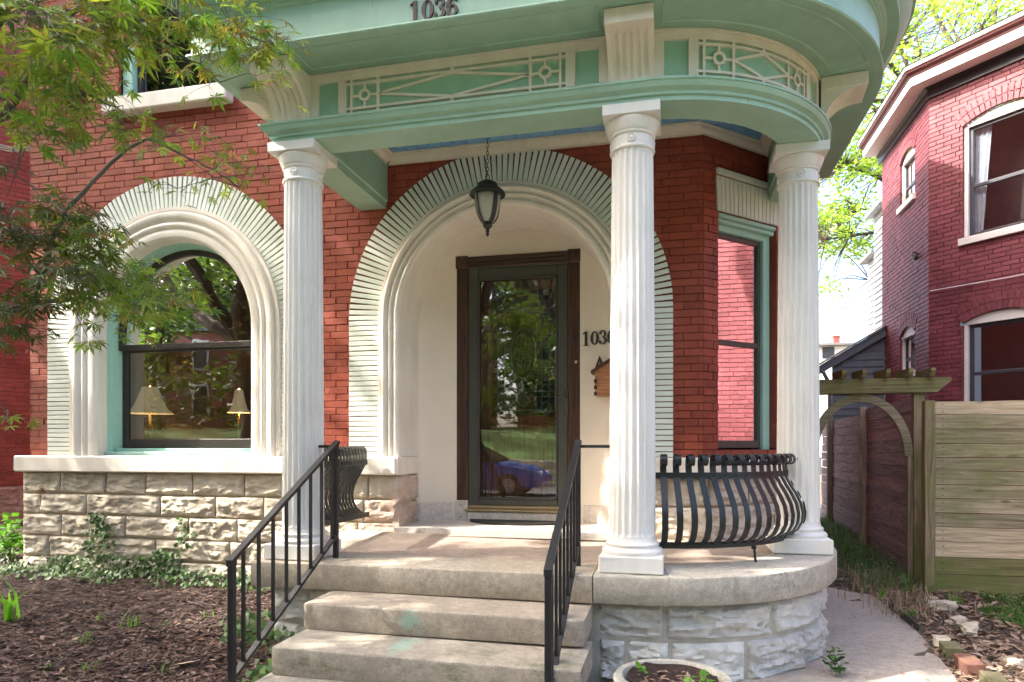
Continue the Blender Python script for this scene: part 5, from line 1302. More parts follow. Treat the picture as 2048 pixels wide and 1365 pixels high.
# ================================================================== WOODEN FENCES AND ARBOR
F0 = Vector((2.40, 7.35, 0)); F1 = Vector((2.74, 13.6, 0)); fd = (F1 - F0).normalized(); fa = math.atan2(fd.y, fd.x)
side_f = thing('side_fence', tuple(F0), 'red-brown wooden fence with uneven boards running back beside the house', 'fence')
postu = [1660, 1735]; rnd = random.Random(21)
FM = Matrix.Translation(F0) @ Matrix.Rotation(fa, 4, 'Z')      # local x along the fence, +y to the left (towards the walk)
def ftl(u):
    A, B = ray(u); # A*d=F0x+fdx t, B*d=F0y+fdy t
    t = (A * F0.y - B * F0.x) / (B * fd.x - A * fd.y); return t
t1, t2 = ftl(1735), ftl(1667); step = t2 - t1
bays = [(0, t1), (t1, t2), (t2, min(6.2, t2 + step))]
for bi, (a, b_) in enumerate(bays):
    nbd = 13; top = 1.80 + (.0, -.05, -.03)[bi]
    for k in range(nbd):
        z0 = -.02 + (top + .02) * k / nbd; z1 = -.02 + (top + .02) * (k + 1) / nbd - .004
        w = rnd.uniform(-.008, .012); g = MB(); n = 6; rings = []
        for i in range(n + 1):
            x = a + (b_ - a) * i / n; sag = rnd.uniform(-.003, .003)
            rings.append([FM @ Vector((x, w, z0 + sag)), FM @ Vector((x, w + .022, z0 + sag + .003)), FM @ Vector((x, w + .022, z1 + sag)), FM @ Vector((x, w, z1 + sag - .003))])
        g.loft(rings, True, True); g.build('board', M['fencedark'], side_f)
for t in (t1, t2, t2 + step):
    g = MB(); g.cbox(t - .05, t + .05, .015, .10, -.05, 1.83, .005, FM); g.build('post', M['postdark'], side_f)
YFR = 6.72
ff = thing('front_fence', (3, YFR, 0), 'weathered green-brown plank fence facing the lawn, with three pale new boards', 'fence')
edges = [803, 829, 859, 888, 916, 943, 971, 999, 1028, 1056, 1086, 1117, 1151, 1196]
dref = YFR / ray(1960)[1]
for k in range(13):
    z1 = EYE + (HV - edges[k]) / FPX * dref; z0 = EYE + (HV - edges[k + 1]) / FPX * dref + .005
    mt_ = M['fencepale'] if k in (0, 9, 10) else (M['fencemoss'] if k >= 11 else M['fencegreen'])
    w = rnd.uniform(0, .006); g = MB(); n = 8; rings = []
    for i in range(n + 1):
        x = 2.27 + 2.6 * i / n; s = rnd.uniform(-.002, .002); rings.append([(x, YFR + w, z0 + s), (x, YFR + w - .022, z0 + s), (x, YFR + w - .022, z1 + s), (x, YFR + w, z1 + s)])
    g.loft(rings, True, True); g.build('board', mt_, ff)
px0, px1 = aty(1850, 0, YFR - .05).x, aty(1871, 0, YFR - .05).x
g = MB(); g.cbox(px0, px1, YFR - .05, YFR + .04, -.05, 1.71, .004); g.build('post', M['postwood'], ff)
g = MB(); g.cbox(px0 + 2.0, px1 + 2.0, YFR + .01, YFR + .1, -.05, 1.71, .004); g.build('post', M['postwood'], ff)
AY = 7.15
ab = thing('garden_arbor', (1.9, AY, 0), 'mossy wooden arbor with an arched brace over the side path', 'arbor')
ax0, ax1 = aty(1828, 0, AY).x, aty(1850, 0, AY).x; zb0, zb1 = EYE + (HV - 787) / FPX * (AY / ray(1760)[1]), EYE + (HV - 758) / FPX * (AY / ray(1760)[1])
for y in (AY,):
    for xx in (ax0, 1.30):
        g = MB(); g.cbox(xx, xx + (ax1 - ax0), y, y + .09, -.05, zb0 + .02, .004); g.build('post', M['postwood'], ab)
xe = aty(1903, 0, AY - .03).x
for y in (AY - .042, AY + .092):
    g = MB(); g.prism([(1.12, zb0), (xe - .12, zb0), (xe, zb1 - .03), (xe - .01, zb1), (1.0, zb1)], lambda a, b_, t, y=y: (a, y + t, b_), 0, .04); g.build('beam', M['fencemoss'], ab)
for k, (ua, ub) in enumerate(((1671, 1700), (1711, 1742), (1755, 1792), (1799, 1838), (1841, 1884))):
    xc = (aty(ua, 0, AY - .1).x + aty(ub, 0, AY - .1).x) / 2 + .0
    g = MB(); g.prism([(AY - .16, zb1 + .045), (AY - .13, zb1 + .004), (AY + .24, zb1 + .005), (AY + .27, zb1 + .09), (AY - .16, zb1 + .078)], lambda a, b_, t, xc=xc: (xc + t, a, b_), -.018, .018); o = g.build('rafter', M['fencemoss'], ab)
xm = (1.33 + ax0) / 2; rx_ = (ax0 - 1.33) / 2; 
for y in (AY + .02,):
    for sg in (-1, 1):
        g = MB(); rings = []; zbase = EYE + (HV - 912) / FPX * 6.5; rz = zb0 - zbase - .0
        for i in range(15):
            a = math.pi / 2 * i / 14; rings.append([(xm + sg * (rx_ * math.cos(a) * k), yy, zbase + (rz * math.sin(a) - (1 - k) * .5 * math.sin(a))) for k, yy in ((1, y), (1, y + .04), (.84, y + .04), (.84, y))])
        g.loft(rings, True, True); g.build('arch_brace', M['fencegreen'], ab)
g = MB(); g.box(ax0 - .045, ax0 - .003, AY + .02, AY + .06, -.05, EYE + (HV - 912) / FPX * 6.5); g.build('jamb', M['postdark'], ab)

g = MB()
for k in range(13):
    zc = EYE + (HV - (edges[k] + edges[k + 1]) / 2) / FPX * dref
    for x in (2.33, 3.06, 3.10):
        for dz in (-.03, .03): g.lathe([(.005, 0), (.004, .003)], 6, M=Matrix.Translation((x + rnd.uniform(-.006, .006), YFR - .022, zc + dz)) @ Matrix.Rotation(R_(90), 4, 'X'))
tag(g.build('nail_heads', M['roomdark'], ff), None, kind='stuff')
# ================================================================== NEIGHBOUR HOUSE, RIGHT
K = Vector((3.74, 11.3)); na = math.atan2(-.73, .684); nd = Vector((math.cos(na), math.sin(na))); NL = 2.1; FE = 13.6; NT = 6.47
nh = thing('neighbour_house', (4.5, 12, 0), 'dark red painted brick house with a white eave, right of the fence', 'house')
def nr(u, v):
    A, B = ray(u); t = (A * K.y - B * K.x) / (B * nd.x - A * nd.y); d = (K.x + nd.x * t) / A; return t, EYE + (HV - v) / FPX * d
def nl(u, v):
    A, B = ray(u); d = K.x / A; return FE - d * B, EYE + (HV - v) / FPX * d
NRM = Matrix.Translation((K.x, K.y, 0)) @ Matrix.Rotation(na, 4, 'Z'); NLM = Matrix.Translation((K.x, FE, 0)) @ Matrix.Rotation(-math.pi / 2, 4, 'Z')
W1 = (nr(1926, 470)[0], nr(1926, 470)[0] + 1.0, nr(1926, 478)[1], nr(1985, 215)[1])        # s0,s1,z0,z1(crown)
W2 = (nr(1926, 470)[0], nr(1926, 470)[0] + 1.0, nr(1926, 830)[1], nr(1985, 622)[1])
V1 = (nl(1800, 360)[0], nl(1829, 360)[0], nl(1815, 402)[1], nl(1815, 300)[1]); V2 = (nl(1800, 360)[0], nl(1829, 360)[0], nl(1815, 745)[1], nl(1815, 655)[1])
def hole(zm, w, rise):
    s0, s1, z0, z1 = w
    if zm < z0 or zm > z1 + .09: return []
    if zm < z1 - rise: return [(s0, s1)]
    c = (s0 + s1) / 2; h = (s1 - s0) / 2; rr = rise + .09; k = math.sqrt(max(0, 1 - ((zm - (z1 - rise)) / rr) ** 2))
    return [(c - (h + .05) * k, c + (h + .05) * k)]
bk = MB()
nw = MB(); nw.box(0, NL, .03, .12, NT, NT + .35, NRM); nwall = nw.build('canted_wall', M['nmortar'], nh)
b1 = brick_field(nwall, tuple(K), na, 0, NT, lambda z: cut(0, NL, hole(z, W1, .12) + hole(z, W2, .12)), .066, .215, M['nbrick'], M['nmortar'], 160, joint=.008, seed=9, depth=.04); b1.build('mortar_bed', M['nmortar'], nwall)
nw = MB(); nw.box(0, FE - K.y, .03, .12, NT, NT + .35, NLM); nside = nw.build('side_wall', M['nmortar'], nh)
b2 = brick_field(nside, (K.x, FE), -math.pi / 2, 0, NT, lambda z: cut(0, FE - K.y, hole(z, V1, .12) + hole(z, V2, .12)), .066, .215, M['nbrick'], M['nmortar'], 140, joint=.008, seed=10, depth=.04); b2.build('mortar_bed', M['nmortar'], nside)
E2 = K + nd * NL
fb = brick_field(nside, tuple(E2), -math.pi / 2, 0, 5.2, lambda z: [(0, 5.3)], .066, .215, M['nbrick'], M['nmortar'], 0, joint=.008, seed=14, depth=.04); fb.build('mortar_bed', M['nmortar'], nside)
def nwin(Mx, w, rise, label, curtain, narrow=False):
    s0, s1, z0, z1 = w; c = (s0 + s1) / 2; h = (s1 - s0) / 2; fw_ = .05 if not narrow else .035
    g = MB(); g.cbox(s0 - .05, s1 + .05, -.045, .10, z0 - .10, z0, .006, Mx); win_ = tag(g.build('window', M['nwhite'], nh), label)
    g = MB(); g.box(s0, s0 + fw_, .035, .12, z0, z1 - rise, Mx); g.box(s1 - fw_, s1, .035, .12, z0, z1 - rise, Mx)
    n = 12; rings = []
    for i in range(n + 1):
        a = math.pi - math.pi * i / n; rings.append([Mx @ Vector((c + h * math.cos(a), y, z1 - rise + rise * math.sin(a))) for y in (.035, .12)] + [Mx @ Vector((c + (h - fw_) * math.cos(a), y, z1 - rise - .02)) for y in (.12, .035)])
    g.loft(rings, True, True); g.build('frame', M['nwhite'], win_)
    zt = z1 - rise - .02; a, b_ = s0 + fw_, s1 - fw_; k = .05 if not narrow else .025; zm = (z0 + zt) / 2 - .06
    g = MB()
    for q0, q1, r0, r1 in ((a, a + k, z0, zt), (b_ - k, b_, z0, zt), (a + k, b_ - k, z0, z0 + k * 1.3), (a + k, b_ - k, zt - k, zt), (a + k, b_ - k, zm - .025, zm + .025)): g.cbox(q0, q1, .075, .11, r0, r1, .004, Mx)
    g.build('sash', M['ndark'], win_)
    g = MB(); g.add([Mx @ Vector(q) for q in ((a, .095, z0), (b_, .095, z0), (b_, .095, zt), (a, .095, zt))], [(0, 1, 2, 3)]); g.build('pane', M['nglass'], win_)
    g = MB(); g.box(a - .1, b_ + .1, .6, .62, z0 - .2, z1 + .2, Mx); g.build('dark_room', M['roomdark'], win_)
    if curtain:
        for sg, s_ in ((1, a), (-1, b_)):
            g = MB(); rings = []
            for i in range(13):
                x = s_ + sg * .26 * i / 12; y = .16 + .014 * math.sin(i * 1.9); rings.append([Mx @ Vector((x, y, zt)), Mx @ Vector((s_ + (x - s_) * .55, y, z0 + .1))])
            g.loft(rings, False); g.build('curtain', M['curtain'], win_, True)
    me = chamfer_brick('arch_brick', M['nbrick'], .115, .04, .062, .004); na_ = max(5, int((2 * h + .16) / .07)); Rr = (h * h + rise * rise) / (2 * rise) if h > rise else h
    for row in range(2):
        for i in range(na_):
            s = -h - .06 + (2 * h + .12) * (i + .5) / na_; R0 = Rr + .065 + row * .122; ph = s / (Rr + .06); zc = z1 - Rr
            p = Mx @ Vector((c + R0 * math.sin(ph), -.008, zc + R0 * math.cos(ph))); o = place('arch_brick', me, p, (0, 0, 0), win_)
            o.rotation_euler = (Matrix.Rotation(Mx.to_euler().z, 3, 'Z') @ Matrix.Rotation(ph + math.pi / 2, 3, 'Y')).to_euler()
nwin(NRM, W1, .12, 'upper window with white curtains', True); nwin(NRM, W2, .12, 'lower window above the fence', False); nwin(NLM, V1, .12, 'narrow upper window', True, True); nwin(NLM, V2, .12, 'narrow lower window', True, True)
mit = Vector((-1, -.395)); nrm2 = Vector((-.73, -.684))
def npath(o): return [Vector((K.x - o, FE + .15)), K + mit * o, K + nd * NL + nrm2 * o]
def neave(prof, name, mat):
    g = MB(); P = [npath(o) for o, z in prof]; g.loft([[(P[j][i].x, P[j][i].y, prof[j][1]) for j in range(len(prof))] for i in range(3)], False); return g.build(name, mat, nh, True, 25)
neave([(.0, NT - .01), (.03, NT - .005), (.03, NT + .015), (.02, NT + .02), (.02, NT + .12), (.06, NT + .15), (.06, NT + .165)], 'eave_frieze', M['ndark'])
neave([(.05, NT + .16), (.28, NT + .16), (.28, NT + .29), (.27, NT + .30)], 'eave_soffit', M['nwhite'])
neave([(.27, NT + .285), (.295, NT + .29), (.30, NT + .31), (.34, NT + .34), (.355, NT + .38)], 'eave_crown', M['nfascia'])
neave([(.35, NT + .37), (.37, NT + .38), (.37, NT + .43)], 'eave_edge', M['nwhite'])
neave([(.375, NT + .43), (.385, NT + .44), (-1.5, NT + 1.0)], 'roof', M['roofgrey'])
g = MB(); ca = NRM @ Vector((nr(1862, 583)[0], -.03, nr(1862, 583)[1])); cb = NRM @ Vector((NL, -.05, nr(2040, 552)[1] + .02)); g.tube([ca, (ca + cb) / 2 + Vector((0, 0, -.02)), cb], .007, 5)
tag(g.build('cable', M['plastic']), 'thin cable strung across the neighbouring brick wall', 'cable')
g = MB(); c_ = NLM @ Vector((nl(1838, 520)[0], -.04, nl(1838, 520)[1])); g.lathe([(.02, 0), (.035, .03), (.03, .07), (.015, .09)], 10, tuple(c_)); g.tube([c_ + Vector((.04, 0, .09)), c_ + Vector((-.05, -.02, .12)), c_ + Vector((-.06, -.03, .05))], .01, 6); tag(g.build('wall_insulator', M['cable']), 'small dark fixture on the side of the neighbouring house', 'fixture')
# rear clapboard wings
def clap(root, x, y0, y1, z0, z1, mat, pitch=.115):
    g = MB(); n = int((z1 - z0) / pitch)
    for i in range(n): z = z0 + i * pitch; g.add([(x - .022, y0, z), (x - .022, y1, z), (x - .004, y1, z + pitch), (x - .004, y0, z + pitch), (x, y0, z), (x, y1, z)], [(0, 1, 2, 3), (0, 4, 5, 1)])
    return tag(g.build('clapboards', mat, root), None, kind='stuff')
wg = thing('rear_wing', (4.4, 15, 0), 'pale grey clapboard wing behind the neighbouring brick house', 'building')
clap(wg, 3.86, 13.62, 14.5, 0, 5.75, M['greysiding']); clap(wg, 3.98, 14.5, 15.4, 0, 5.1, M['greysiding'])
g = MB(); g.box(3.86, 6, 13.63, 14.5, 0, 5.74); g.build('wing_wall', M['greysiding'], wg); g = MB(); g.box(3.98, 6, 14.51, 15.4, 0, 5.09); g.build('wing_wall', M['greysiding'], wg)
g = MB(); g.box(3.70, 6, 13.6, 14.6, 5.75, 5.81); g.build('wing_eave', M['greysiding'], wg); g = MB(); g.box(3.82, 6, 14.6, 15.55, 5.1, 5.16); g.build('wing_eave', M['greysiding'], wg)
sh_ = thing('garden_shed', (3.2, 13.5, 0), 'dark slate-coloured lean-to with clapboards beyond the fence', 'shed')
sx0, sx1 = aty(1664, 0, 13.45).x, 3.73; sz0, sz1 = aty(1664, 735, 13.45).z, aty(1764, 672, 13.45).z
for i in range(24):
    z = i * .125
    if z > sz1 - .1: break
    xs_ = sx0 if z + .1 < sz0 else sx0 + (z + .11 - sz0) / (sz1 - sz0) * (sx1 - sx0)
    g = MB(); g.add([(xs_, 13.43, z), (sx1, 13.43, z), (sx1, 13.446, z + .125), (xs_, 13.446, z + .125), (xs_, 13.45, z), (sx1, 13.45, z)], [(0, 1, 2, 3), (0, 4, 5, 1)]); g.build('clapboard', M['slate'], sh_)
g = MB(); g.add([(sx0, 13.452, 0), (sx1, 13.452, 0), (sx1, 13.452, sz1), (sx0, 13.452, sz0)], [(0, 1, 2, 3)]); g.build('wall', M['slate'], sh_)
g = MB(); g.prism([(sx0 - .22, sz0 - .13), (sx1, sz1 - .02), (sx1, sz1 + .14), (sx0 - .22, sz0 + .03)], lambda a, b_, t: (a, t, b_), 13.36, 13.43); g.build('barge_board', M['slate'], sh_)
g = MB(); g.prism([(sx0 - .25, sz0 + .02), (sx1, sz1 + .142), (sx1, sz1 + .17), (sx0 - .25, sz0 + .05)], lambda a, b_, t: (a, t, b_), 13.32, 15.5); g.build('roof', M['roofgrey'], sh_)
g = MB(); g.tube([(sx0 - .24, 13.37, sz0 - .02), (sx0 - .16, 13.37, sz0 - .10), (sx0 - .07, 13.38, sz0 - .28), (sx0 - .05, 13.39, sz0 - .5), (sx0 - .05, 13.39, .2)], .035, 8); g.build('downpipe', M['slate'], sh_, True)
g = MB(); g.box(sx0 + .5, sx0 + 1.0, 13.40, 13.42, 1.5, 1.9); g.build('window_frame', M['nwhite'], sh_)
fh = thing('far_house', (7, 36, 0), 'far white house with a dark roof edge, seen beside the right column', 'house')
fp0, fp1 = at(1610, 700, 38), at(1690, 700, 38)
g = MB(); g.box(fp0.x, fp1.x, fp0.y, fp0.y + 6, 0, at(1660, 694, 38).z); g.build('wall', M['farwhite'], fh)
g = MB(); g.box(fp0.x - .3, fp1.x + .35, fp0.y - .4, fp0.y + 6.5, at(1660, 694, 38).z, at(1660, 690, 38).z); g.build('roof', M['roofgrey'], fh)
cpt = at(1682, 690, 38.6); g = MB(); g.box(cpt.x - .16, cpt.x + .16, cpt.y + 1, cpt.y + 1.4, cpt.z - .1, cpt.z + .62); g.box(cpt.x - .19, cpt.x + .19, cpt.y + .97, cpt.y + 1.43, cpt.z + .62, cpt.z + .68); g.build('chimney', M['lbrick'], fh)
wpx = at(1655, 707, 37.9); g = MB(); g.box(wpx.x - .3, wpx.x + .3, fp0.y - .05, fp0.y - .02, wpx.z - .3, wpx.z + .3); g.build('window', M['ndark'], fh)

# ================================================================== NEIGHBOUR HOUSE, LEFT EDGE
lp0 = at(-190, 600, 9.6); la = math.atan2(.837, .546)
lh = thing('left_brick_building', (lp0.x, lp0.y, 0), 'pinkish red brick building at the left edge of the photo', 'building')
g = MB(); LM = Matrix.Translation((lp0.x, lp0.y, 0)) @ Matrix.Rotation(la, 4, 'Z'); g.box(0, 6, .02, .3, .7, 9, LM); lw = g.build('brick_wall', M['lmortar'], lh)
b3 = brick_field(lw, (lp0.x, lp0.y), la, .72, 7.6, lambda z: [(0, 6)], .0712, .21, M['lbrick'], M['lmortar'], 60, joint=.010, seed=12); b3.build('mortar_bed', M['lmortar'], lw)
g = MB(); g.box(0, 6, -.06, .3, -.1, .70, LM); lb_ = g.build('base', M['joint'], lh)
for r_ in range(2):
    for k in range(10):
        sd += 1; rock(lambda s, z, o: tuple(LM @ Vector((s, -.06 - o, z))), k * .55 + r_ * .2, k * .55 + .55 + r_ * .2, .1 + r_ * .3, .4 + r_ * .3, .03, sd, 'stone_block', M['pinkstone'], lb_)
c0, c1 = at(-60, 285, 7.5), Vector((XL - .02, YF + .3, aty(60, 305, YF + .3).z))
g = MB()
for k in range(3): g.tube([c0 + Vector((0, 0, .03 * k)), (c0 + c1) / 2 + Vector((0, 0, -.06 + .02 * k)), c1 + Vector((0, 0, .012 * k))], .008, 5)
tag(g.build('service_cables', M['cable']), 'black service cables reaching the upper left corner of the house', 'cables')

# ================================================================== ROOM LAMPS
def lamp(u, v0, v1, wpx_, Y, label, lit):
    top, bot = aty(u, v0, Y), aty(u, v1, Y); d = Y / ray(u)[1]; w = wpx_ / FPX * d / 2; x = top.x
    r = thing('table_lamp', (x, Y, .95), label, 'lamp', 'lamps in the front room')
    g = MB(); h = top.z - bot.z; n = 24; rings = []
    for t in (0, .15, .35, .6, .85, 1): rr = w * (1 - .66 * t ** .55); rings.append([(x + rr * (1 + .02 * math.cos(6 * a)) * math.cos(a), Y + rr * (1 + .02 * math.cos(6 * a)) * math.sin(a), bot.z + h * t) for a in [2 * math.pi * k / n for k in range(n)]])
    g.loft(rings); g.build('lamp_shade', M['shade'], r, True)
    g = MB(); zb = .95; H_ = bot.z - zb; g.lathe([(.07, 0), (.075, .02), (.05, .04), (.02, .07), (.016, H_ * .4), (.03, H_ * .48), (.022, H_ * .56), (.014, H_ * .62), (.028, H_ * .8), (.018, H_ * .86), (.010, H_), (.006, H_ + h)], 18, (x, Y, zb)); g.lathe([(.001, -.01), (.012, 0), (.001, .03)], 10, (x, Y, top.z + .01)); g.build('stem', M['brass'], r, True, 40)
    l = bpy.data.lights.new('lamp_bulb', 'POINT'); l.energy = lit; l.color = (1, .72, .40); l.shadow_soft_size = .04; lo = bpy.data.objects.new('lamp_bulb', l); lo.location = (x, Y, bot.z + h * .55); link(lo, r)
lamp(300, 775, 828, 88, 5.85, 'table lamp with a flared cream shade, left in the arched window', 1.6); lamp(478, 780, 826, 44, 7.2, 'warmly lit table lamp, right in the arched window', 6)
for (x0, x1, y0, y1), lab in (((-5.35, -4.2, 5.6, 6.1), 'dark console table under the left lamp, behind the window'), ((-4.4, -3.3, 6.9, 7.5), 'dark side table under the right lamp, behind the window')):
    t_ = thing('console_table', ((x0 + x1) / 2, (y0 + y1) / 2, .55), lab, 'table'); g = MB(); g.cbox(x0, x1, y0, y1, .91, .95, .006); g.build('table_top', M['roomdark'], t_)
    for xx in (x0 + .04, x1 - .04):
        for yy in (y0 + .04, y1 - .04): g = MB(); g.box(xx - .025, xx + .025, yy - .025, yy + .025, .55, .91); g.build('leg', M['roomdark'], t_)

# ================================================================== JAPANESE MAPLE, LEFT
rnd = random.Random(77)
def palmate(k):
    """seven pointed lobes, slightly cupped"""
    g = MB(); g.v.append((0, 0, 0)); r2 = random.Random(k)
    for i, a in enumerate((-125, -85, -42, 0, 42, 85, 125)):
        L = (.36, .68, .92, 1.0, .92, .68, .36)[i] * r2.uniform(.9, 1.08); a = R_(a + r2.uniform(-5, 5)); w = .118 * L; c, s = math.cos(a), math.sin(a); dz = -.22 * L * L
        b = len(g.v)
        g.v += [(c * L * .42 - s * w, s * L * .42 + c * w, dz * .25 + .02), (c * L, s * L, dz), (c * L * .42 + s * w, s * L * .42 - c * w, dz * .25 + .02)]
        g.f += [(0, b + 2, b + 1, b)]
    return g
PAL = [palmate(k) for k in range(4)]
PME = []
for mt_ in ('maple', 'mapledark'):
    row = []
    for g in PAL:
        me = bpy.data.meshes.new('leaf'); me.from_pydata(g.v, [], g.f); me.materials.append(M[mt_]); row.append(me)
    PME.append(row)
mtree = thing('japanese_maple', (-3.75, 2.1, .05), 'Japanese maple with feathery green and bronze leaves overhanging from the left', 'tree')
limbs = [
    [(-3.75, 2.1, .05), (-3.70, 2.15, .6), (-3.62, 2.2, 1.2), (-3.5, 2.25, 1.7)],
    [(-3.62, 2.2, 1.2), at(-40, 640, 2.9), at(20, 622, 2.85), at(62, 608, 2.85), at(85, 560, 2.85), at(100, 490, 2.9), at(130, 430, 2.9), at(165, 385, 2.95), at(212, 337, 3.0), at(262, 293, 3.05), at(308, 281, 3.1), at(362, 308, 3.1), at(428, 340, 3.1), at(480, 375, 3.1)],
    [(-3.5, 2.25, 1.7), at(-60, 260, 2.7), at(0, 236, 2.7), at(24, 212, 2.7), at(60, 150, 2.7), at(110, 60, 2.7), at(160, 20, 2.75), at(236, 34, 2.8), at(290, 54, 2.85), at(357, 44, 2.9), at(471, 64, 2.9), at(552, 93, 2.9)],
    [at(60, 150, 2.7), at(150, 180, 2.7), at(230, 215, 2.8), at(280, 250, 2.9)],
    [at(62, 608, 2.85), at(140, 600, 2.85), at(220, 575, 2.9), at(300, 575, 2.95), at(355, 590, 2.95)],
    [at(24, 212, 2.7), at(40, 300, 2.6), at(30, 350, 2.6)], [at(110, 60, 2.7), at(60, 10, 2.4), at(120, -60, 2.4)], [at(290, 54, 2.85), at(330, 100, 2.9), at(400, 130, 2.95), at(440, 165, 2.95)],
    [at(85, 560, 2.85), at(30, 480, 2.75), at(10, 420, 2.7)], [at(-40, 640, 2.9), at(-20, 760, 2.8), at(10, 825, 2.75)]]
rads = [(.075, .05), (.030, .0035), (.032, .004), (.008, .002), (.010, .002), (.006, .002), (.012, .003), (.006, .002), (.009, .002), (.008, .002)]
def smooth(P, k=4):
    P = [Vector(p) for p in P]; Qs = [P[0]] + P + [P[-1]]; out = []
    for i in range(1, len(Qs) - 2):
        a, b_, c, d = Qs[i - 1:i + 3]
        for j in range(k): t = j / k; out.append(.5 * ((2 * b_) + (c - a) * t + (2 * a - 5 * b_ + 4 * c - d) * t * t + (3 * b_ - a - 3 * c + d) * t ** 3) + Vector((rnd.uniform(-1, 1), rnd.uniform(-1, 1), rnd.uniform(-1, 1))) * .004)
    return out + [P[-1]]
for P, (r0, r1) in zip(limbs, rads):
    P = smooth(P); g = MB(); n = len(P); g.tube(P, [r0 + (r1 - r0) * (i / (n - 1)) ** .42 for i in range(n)], 8); g.build('trunk' if r0 > .05 else 'branch', M['maplebark'], mtree, True)
allpts = [Vector(p) for P in limbs for p in P]
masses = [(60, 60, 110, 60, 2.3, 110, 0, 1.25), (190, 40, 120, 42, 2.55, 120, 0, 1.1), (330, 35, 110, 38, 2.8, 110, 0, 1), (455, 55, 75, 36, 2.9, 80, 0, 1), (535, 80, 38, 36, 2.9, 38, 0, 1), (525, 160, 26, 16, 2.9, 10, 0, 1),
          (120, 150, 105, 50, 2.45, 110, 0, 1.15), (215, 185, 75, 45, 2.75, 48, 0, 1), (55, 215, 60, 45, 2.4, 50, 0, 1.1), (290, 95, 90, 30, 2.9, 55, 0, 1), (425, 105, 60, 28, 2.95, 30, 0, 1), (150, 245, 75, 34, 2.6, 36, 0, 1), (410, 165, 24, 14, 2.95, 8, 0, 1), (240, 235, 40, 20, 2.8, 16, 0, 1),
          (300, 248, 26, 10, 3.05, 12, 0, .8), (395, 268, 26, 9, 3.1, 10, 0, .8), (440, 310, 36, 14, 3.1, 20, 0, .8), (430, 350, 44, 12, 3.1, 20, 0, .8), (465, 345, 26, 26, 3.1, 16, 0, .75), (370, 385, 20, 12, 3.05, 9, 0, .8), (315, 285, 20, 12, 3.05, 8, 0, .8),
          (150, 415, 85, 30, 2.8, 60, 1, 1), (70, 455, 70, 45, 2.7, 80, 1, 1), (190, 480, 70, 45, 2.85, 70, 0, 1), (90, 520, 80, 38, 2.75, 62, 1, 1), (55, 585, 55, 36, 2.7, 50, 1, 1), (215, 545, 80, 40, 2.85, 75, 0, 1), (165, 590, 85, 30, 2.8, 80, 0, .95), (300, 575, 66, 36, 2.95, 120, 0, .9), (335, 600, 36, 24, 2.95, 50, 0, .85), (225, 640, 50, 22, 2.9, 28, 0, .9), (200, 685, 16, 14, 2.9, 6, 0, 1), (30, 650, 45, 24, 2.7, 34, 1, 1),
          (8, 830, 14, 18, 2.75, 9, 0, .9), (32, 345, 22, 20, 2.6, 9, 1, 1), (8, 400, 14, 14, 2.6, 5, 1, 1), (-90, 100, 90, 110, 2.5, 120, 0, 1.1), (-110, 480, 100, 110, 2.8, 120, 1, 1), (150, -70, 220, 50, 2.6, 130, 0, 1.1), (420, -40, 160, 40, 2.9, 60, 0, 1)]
leaves = []; tw = MB(); seeds = MB()
for (u, v, ru, rv, d, n, dk, sz) in masses:
    c = at(u, v, d); near = min(allpts, key=lambda q: (q - c).length); hub = []
    for k in range(max(2, n // 9)):
        h = at(u + rnd.gauss(0, ru * .55), v + rnd.gauss(0, rv * .5), d + rnd.gauss(0, .16)); hub.append(h)
        q = min(allpts, key=lambda q: (q - h).length); mid = (q + h) / 2 + Vector((rnd.uniform(-.03, .03), rnd.uniform(-.03, .03), rnd.uniform(0, .05))); tw.tube([q, mid, h], [.0028, .0018, .0011], 4, False)
    for k in range(n):
        h = rnd.choice(hub); p = h + Vector((rnd.gauss(0, .055), rnd.gauss(0, .07), rnd.gauss(0, .032) - .012)); tw.tube([h, (h + p) / 2 + Vector((0, 0, .008)), p], [.0009, .0007, .0005], 3, False)
        out = (p - h); out.z = 0
        if out.length < .01: out = Vector((rnd.uniform(-1, 1), rnd.uniform(-1, 1), 0))
        out.normalize(); out = (out + Vector((.55, rnd.uniform(-.4, .4), 0)) * .8); out.z = -rnd.uniform(.15, 1.0); out.normalize()
        nn = Vector((rnd.gauss(0, .45), rnd.gauss(-.30, .45), 1)).normalized(); s = out.cross(nn).normalized() * -1; nn = out.cross(s) * 1.0
        if nn.z < 0: nn = -nn; s = -s
        R3 = Matrix(((out.x, s.x, nn.x), (out.y, s.y, nn.y), (out.z, s.z, nn.z)))
        leaves.append((p, R3, rnd.uniform(.044, .072) * sz, dk, rnd.randrange(4)))
        if rnd.random() < .07:
            for sg in (-1, 1): seeds.add([p, p + Vector((.008 * sg, .003, -.012)), p + Vector((.024 * sg, .004, -.020)), p + Vector((.018 * sg, 0, -.006))], [(0, 1, 2, 3)])
tag(tw.build('twigs', M['maplebark'], mtree), None, kind='stuff'); tag(seeds.raw('seed_wings', M['seed'], mtree), None, kind='stuff')
def lscore(l):
    u, v, d = project(l[0]); return -(l[2] / d) if 0 < u < 2048 and 0 < v < 1365 and d > .3 else 1
leaves.sort(key=lscore)
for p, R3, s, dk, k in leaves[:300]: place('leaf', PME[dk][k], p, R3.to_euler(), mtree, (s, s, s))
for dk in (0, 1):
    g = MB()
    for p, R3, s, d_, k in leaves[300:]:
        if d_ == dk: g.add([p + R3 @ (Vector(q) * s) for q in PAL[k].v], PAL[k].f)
    tag(g.raw('foliage', M['mapledark' if dk else 'maple'], mtree), None, kind='stuff')

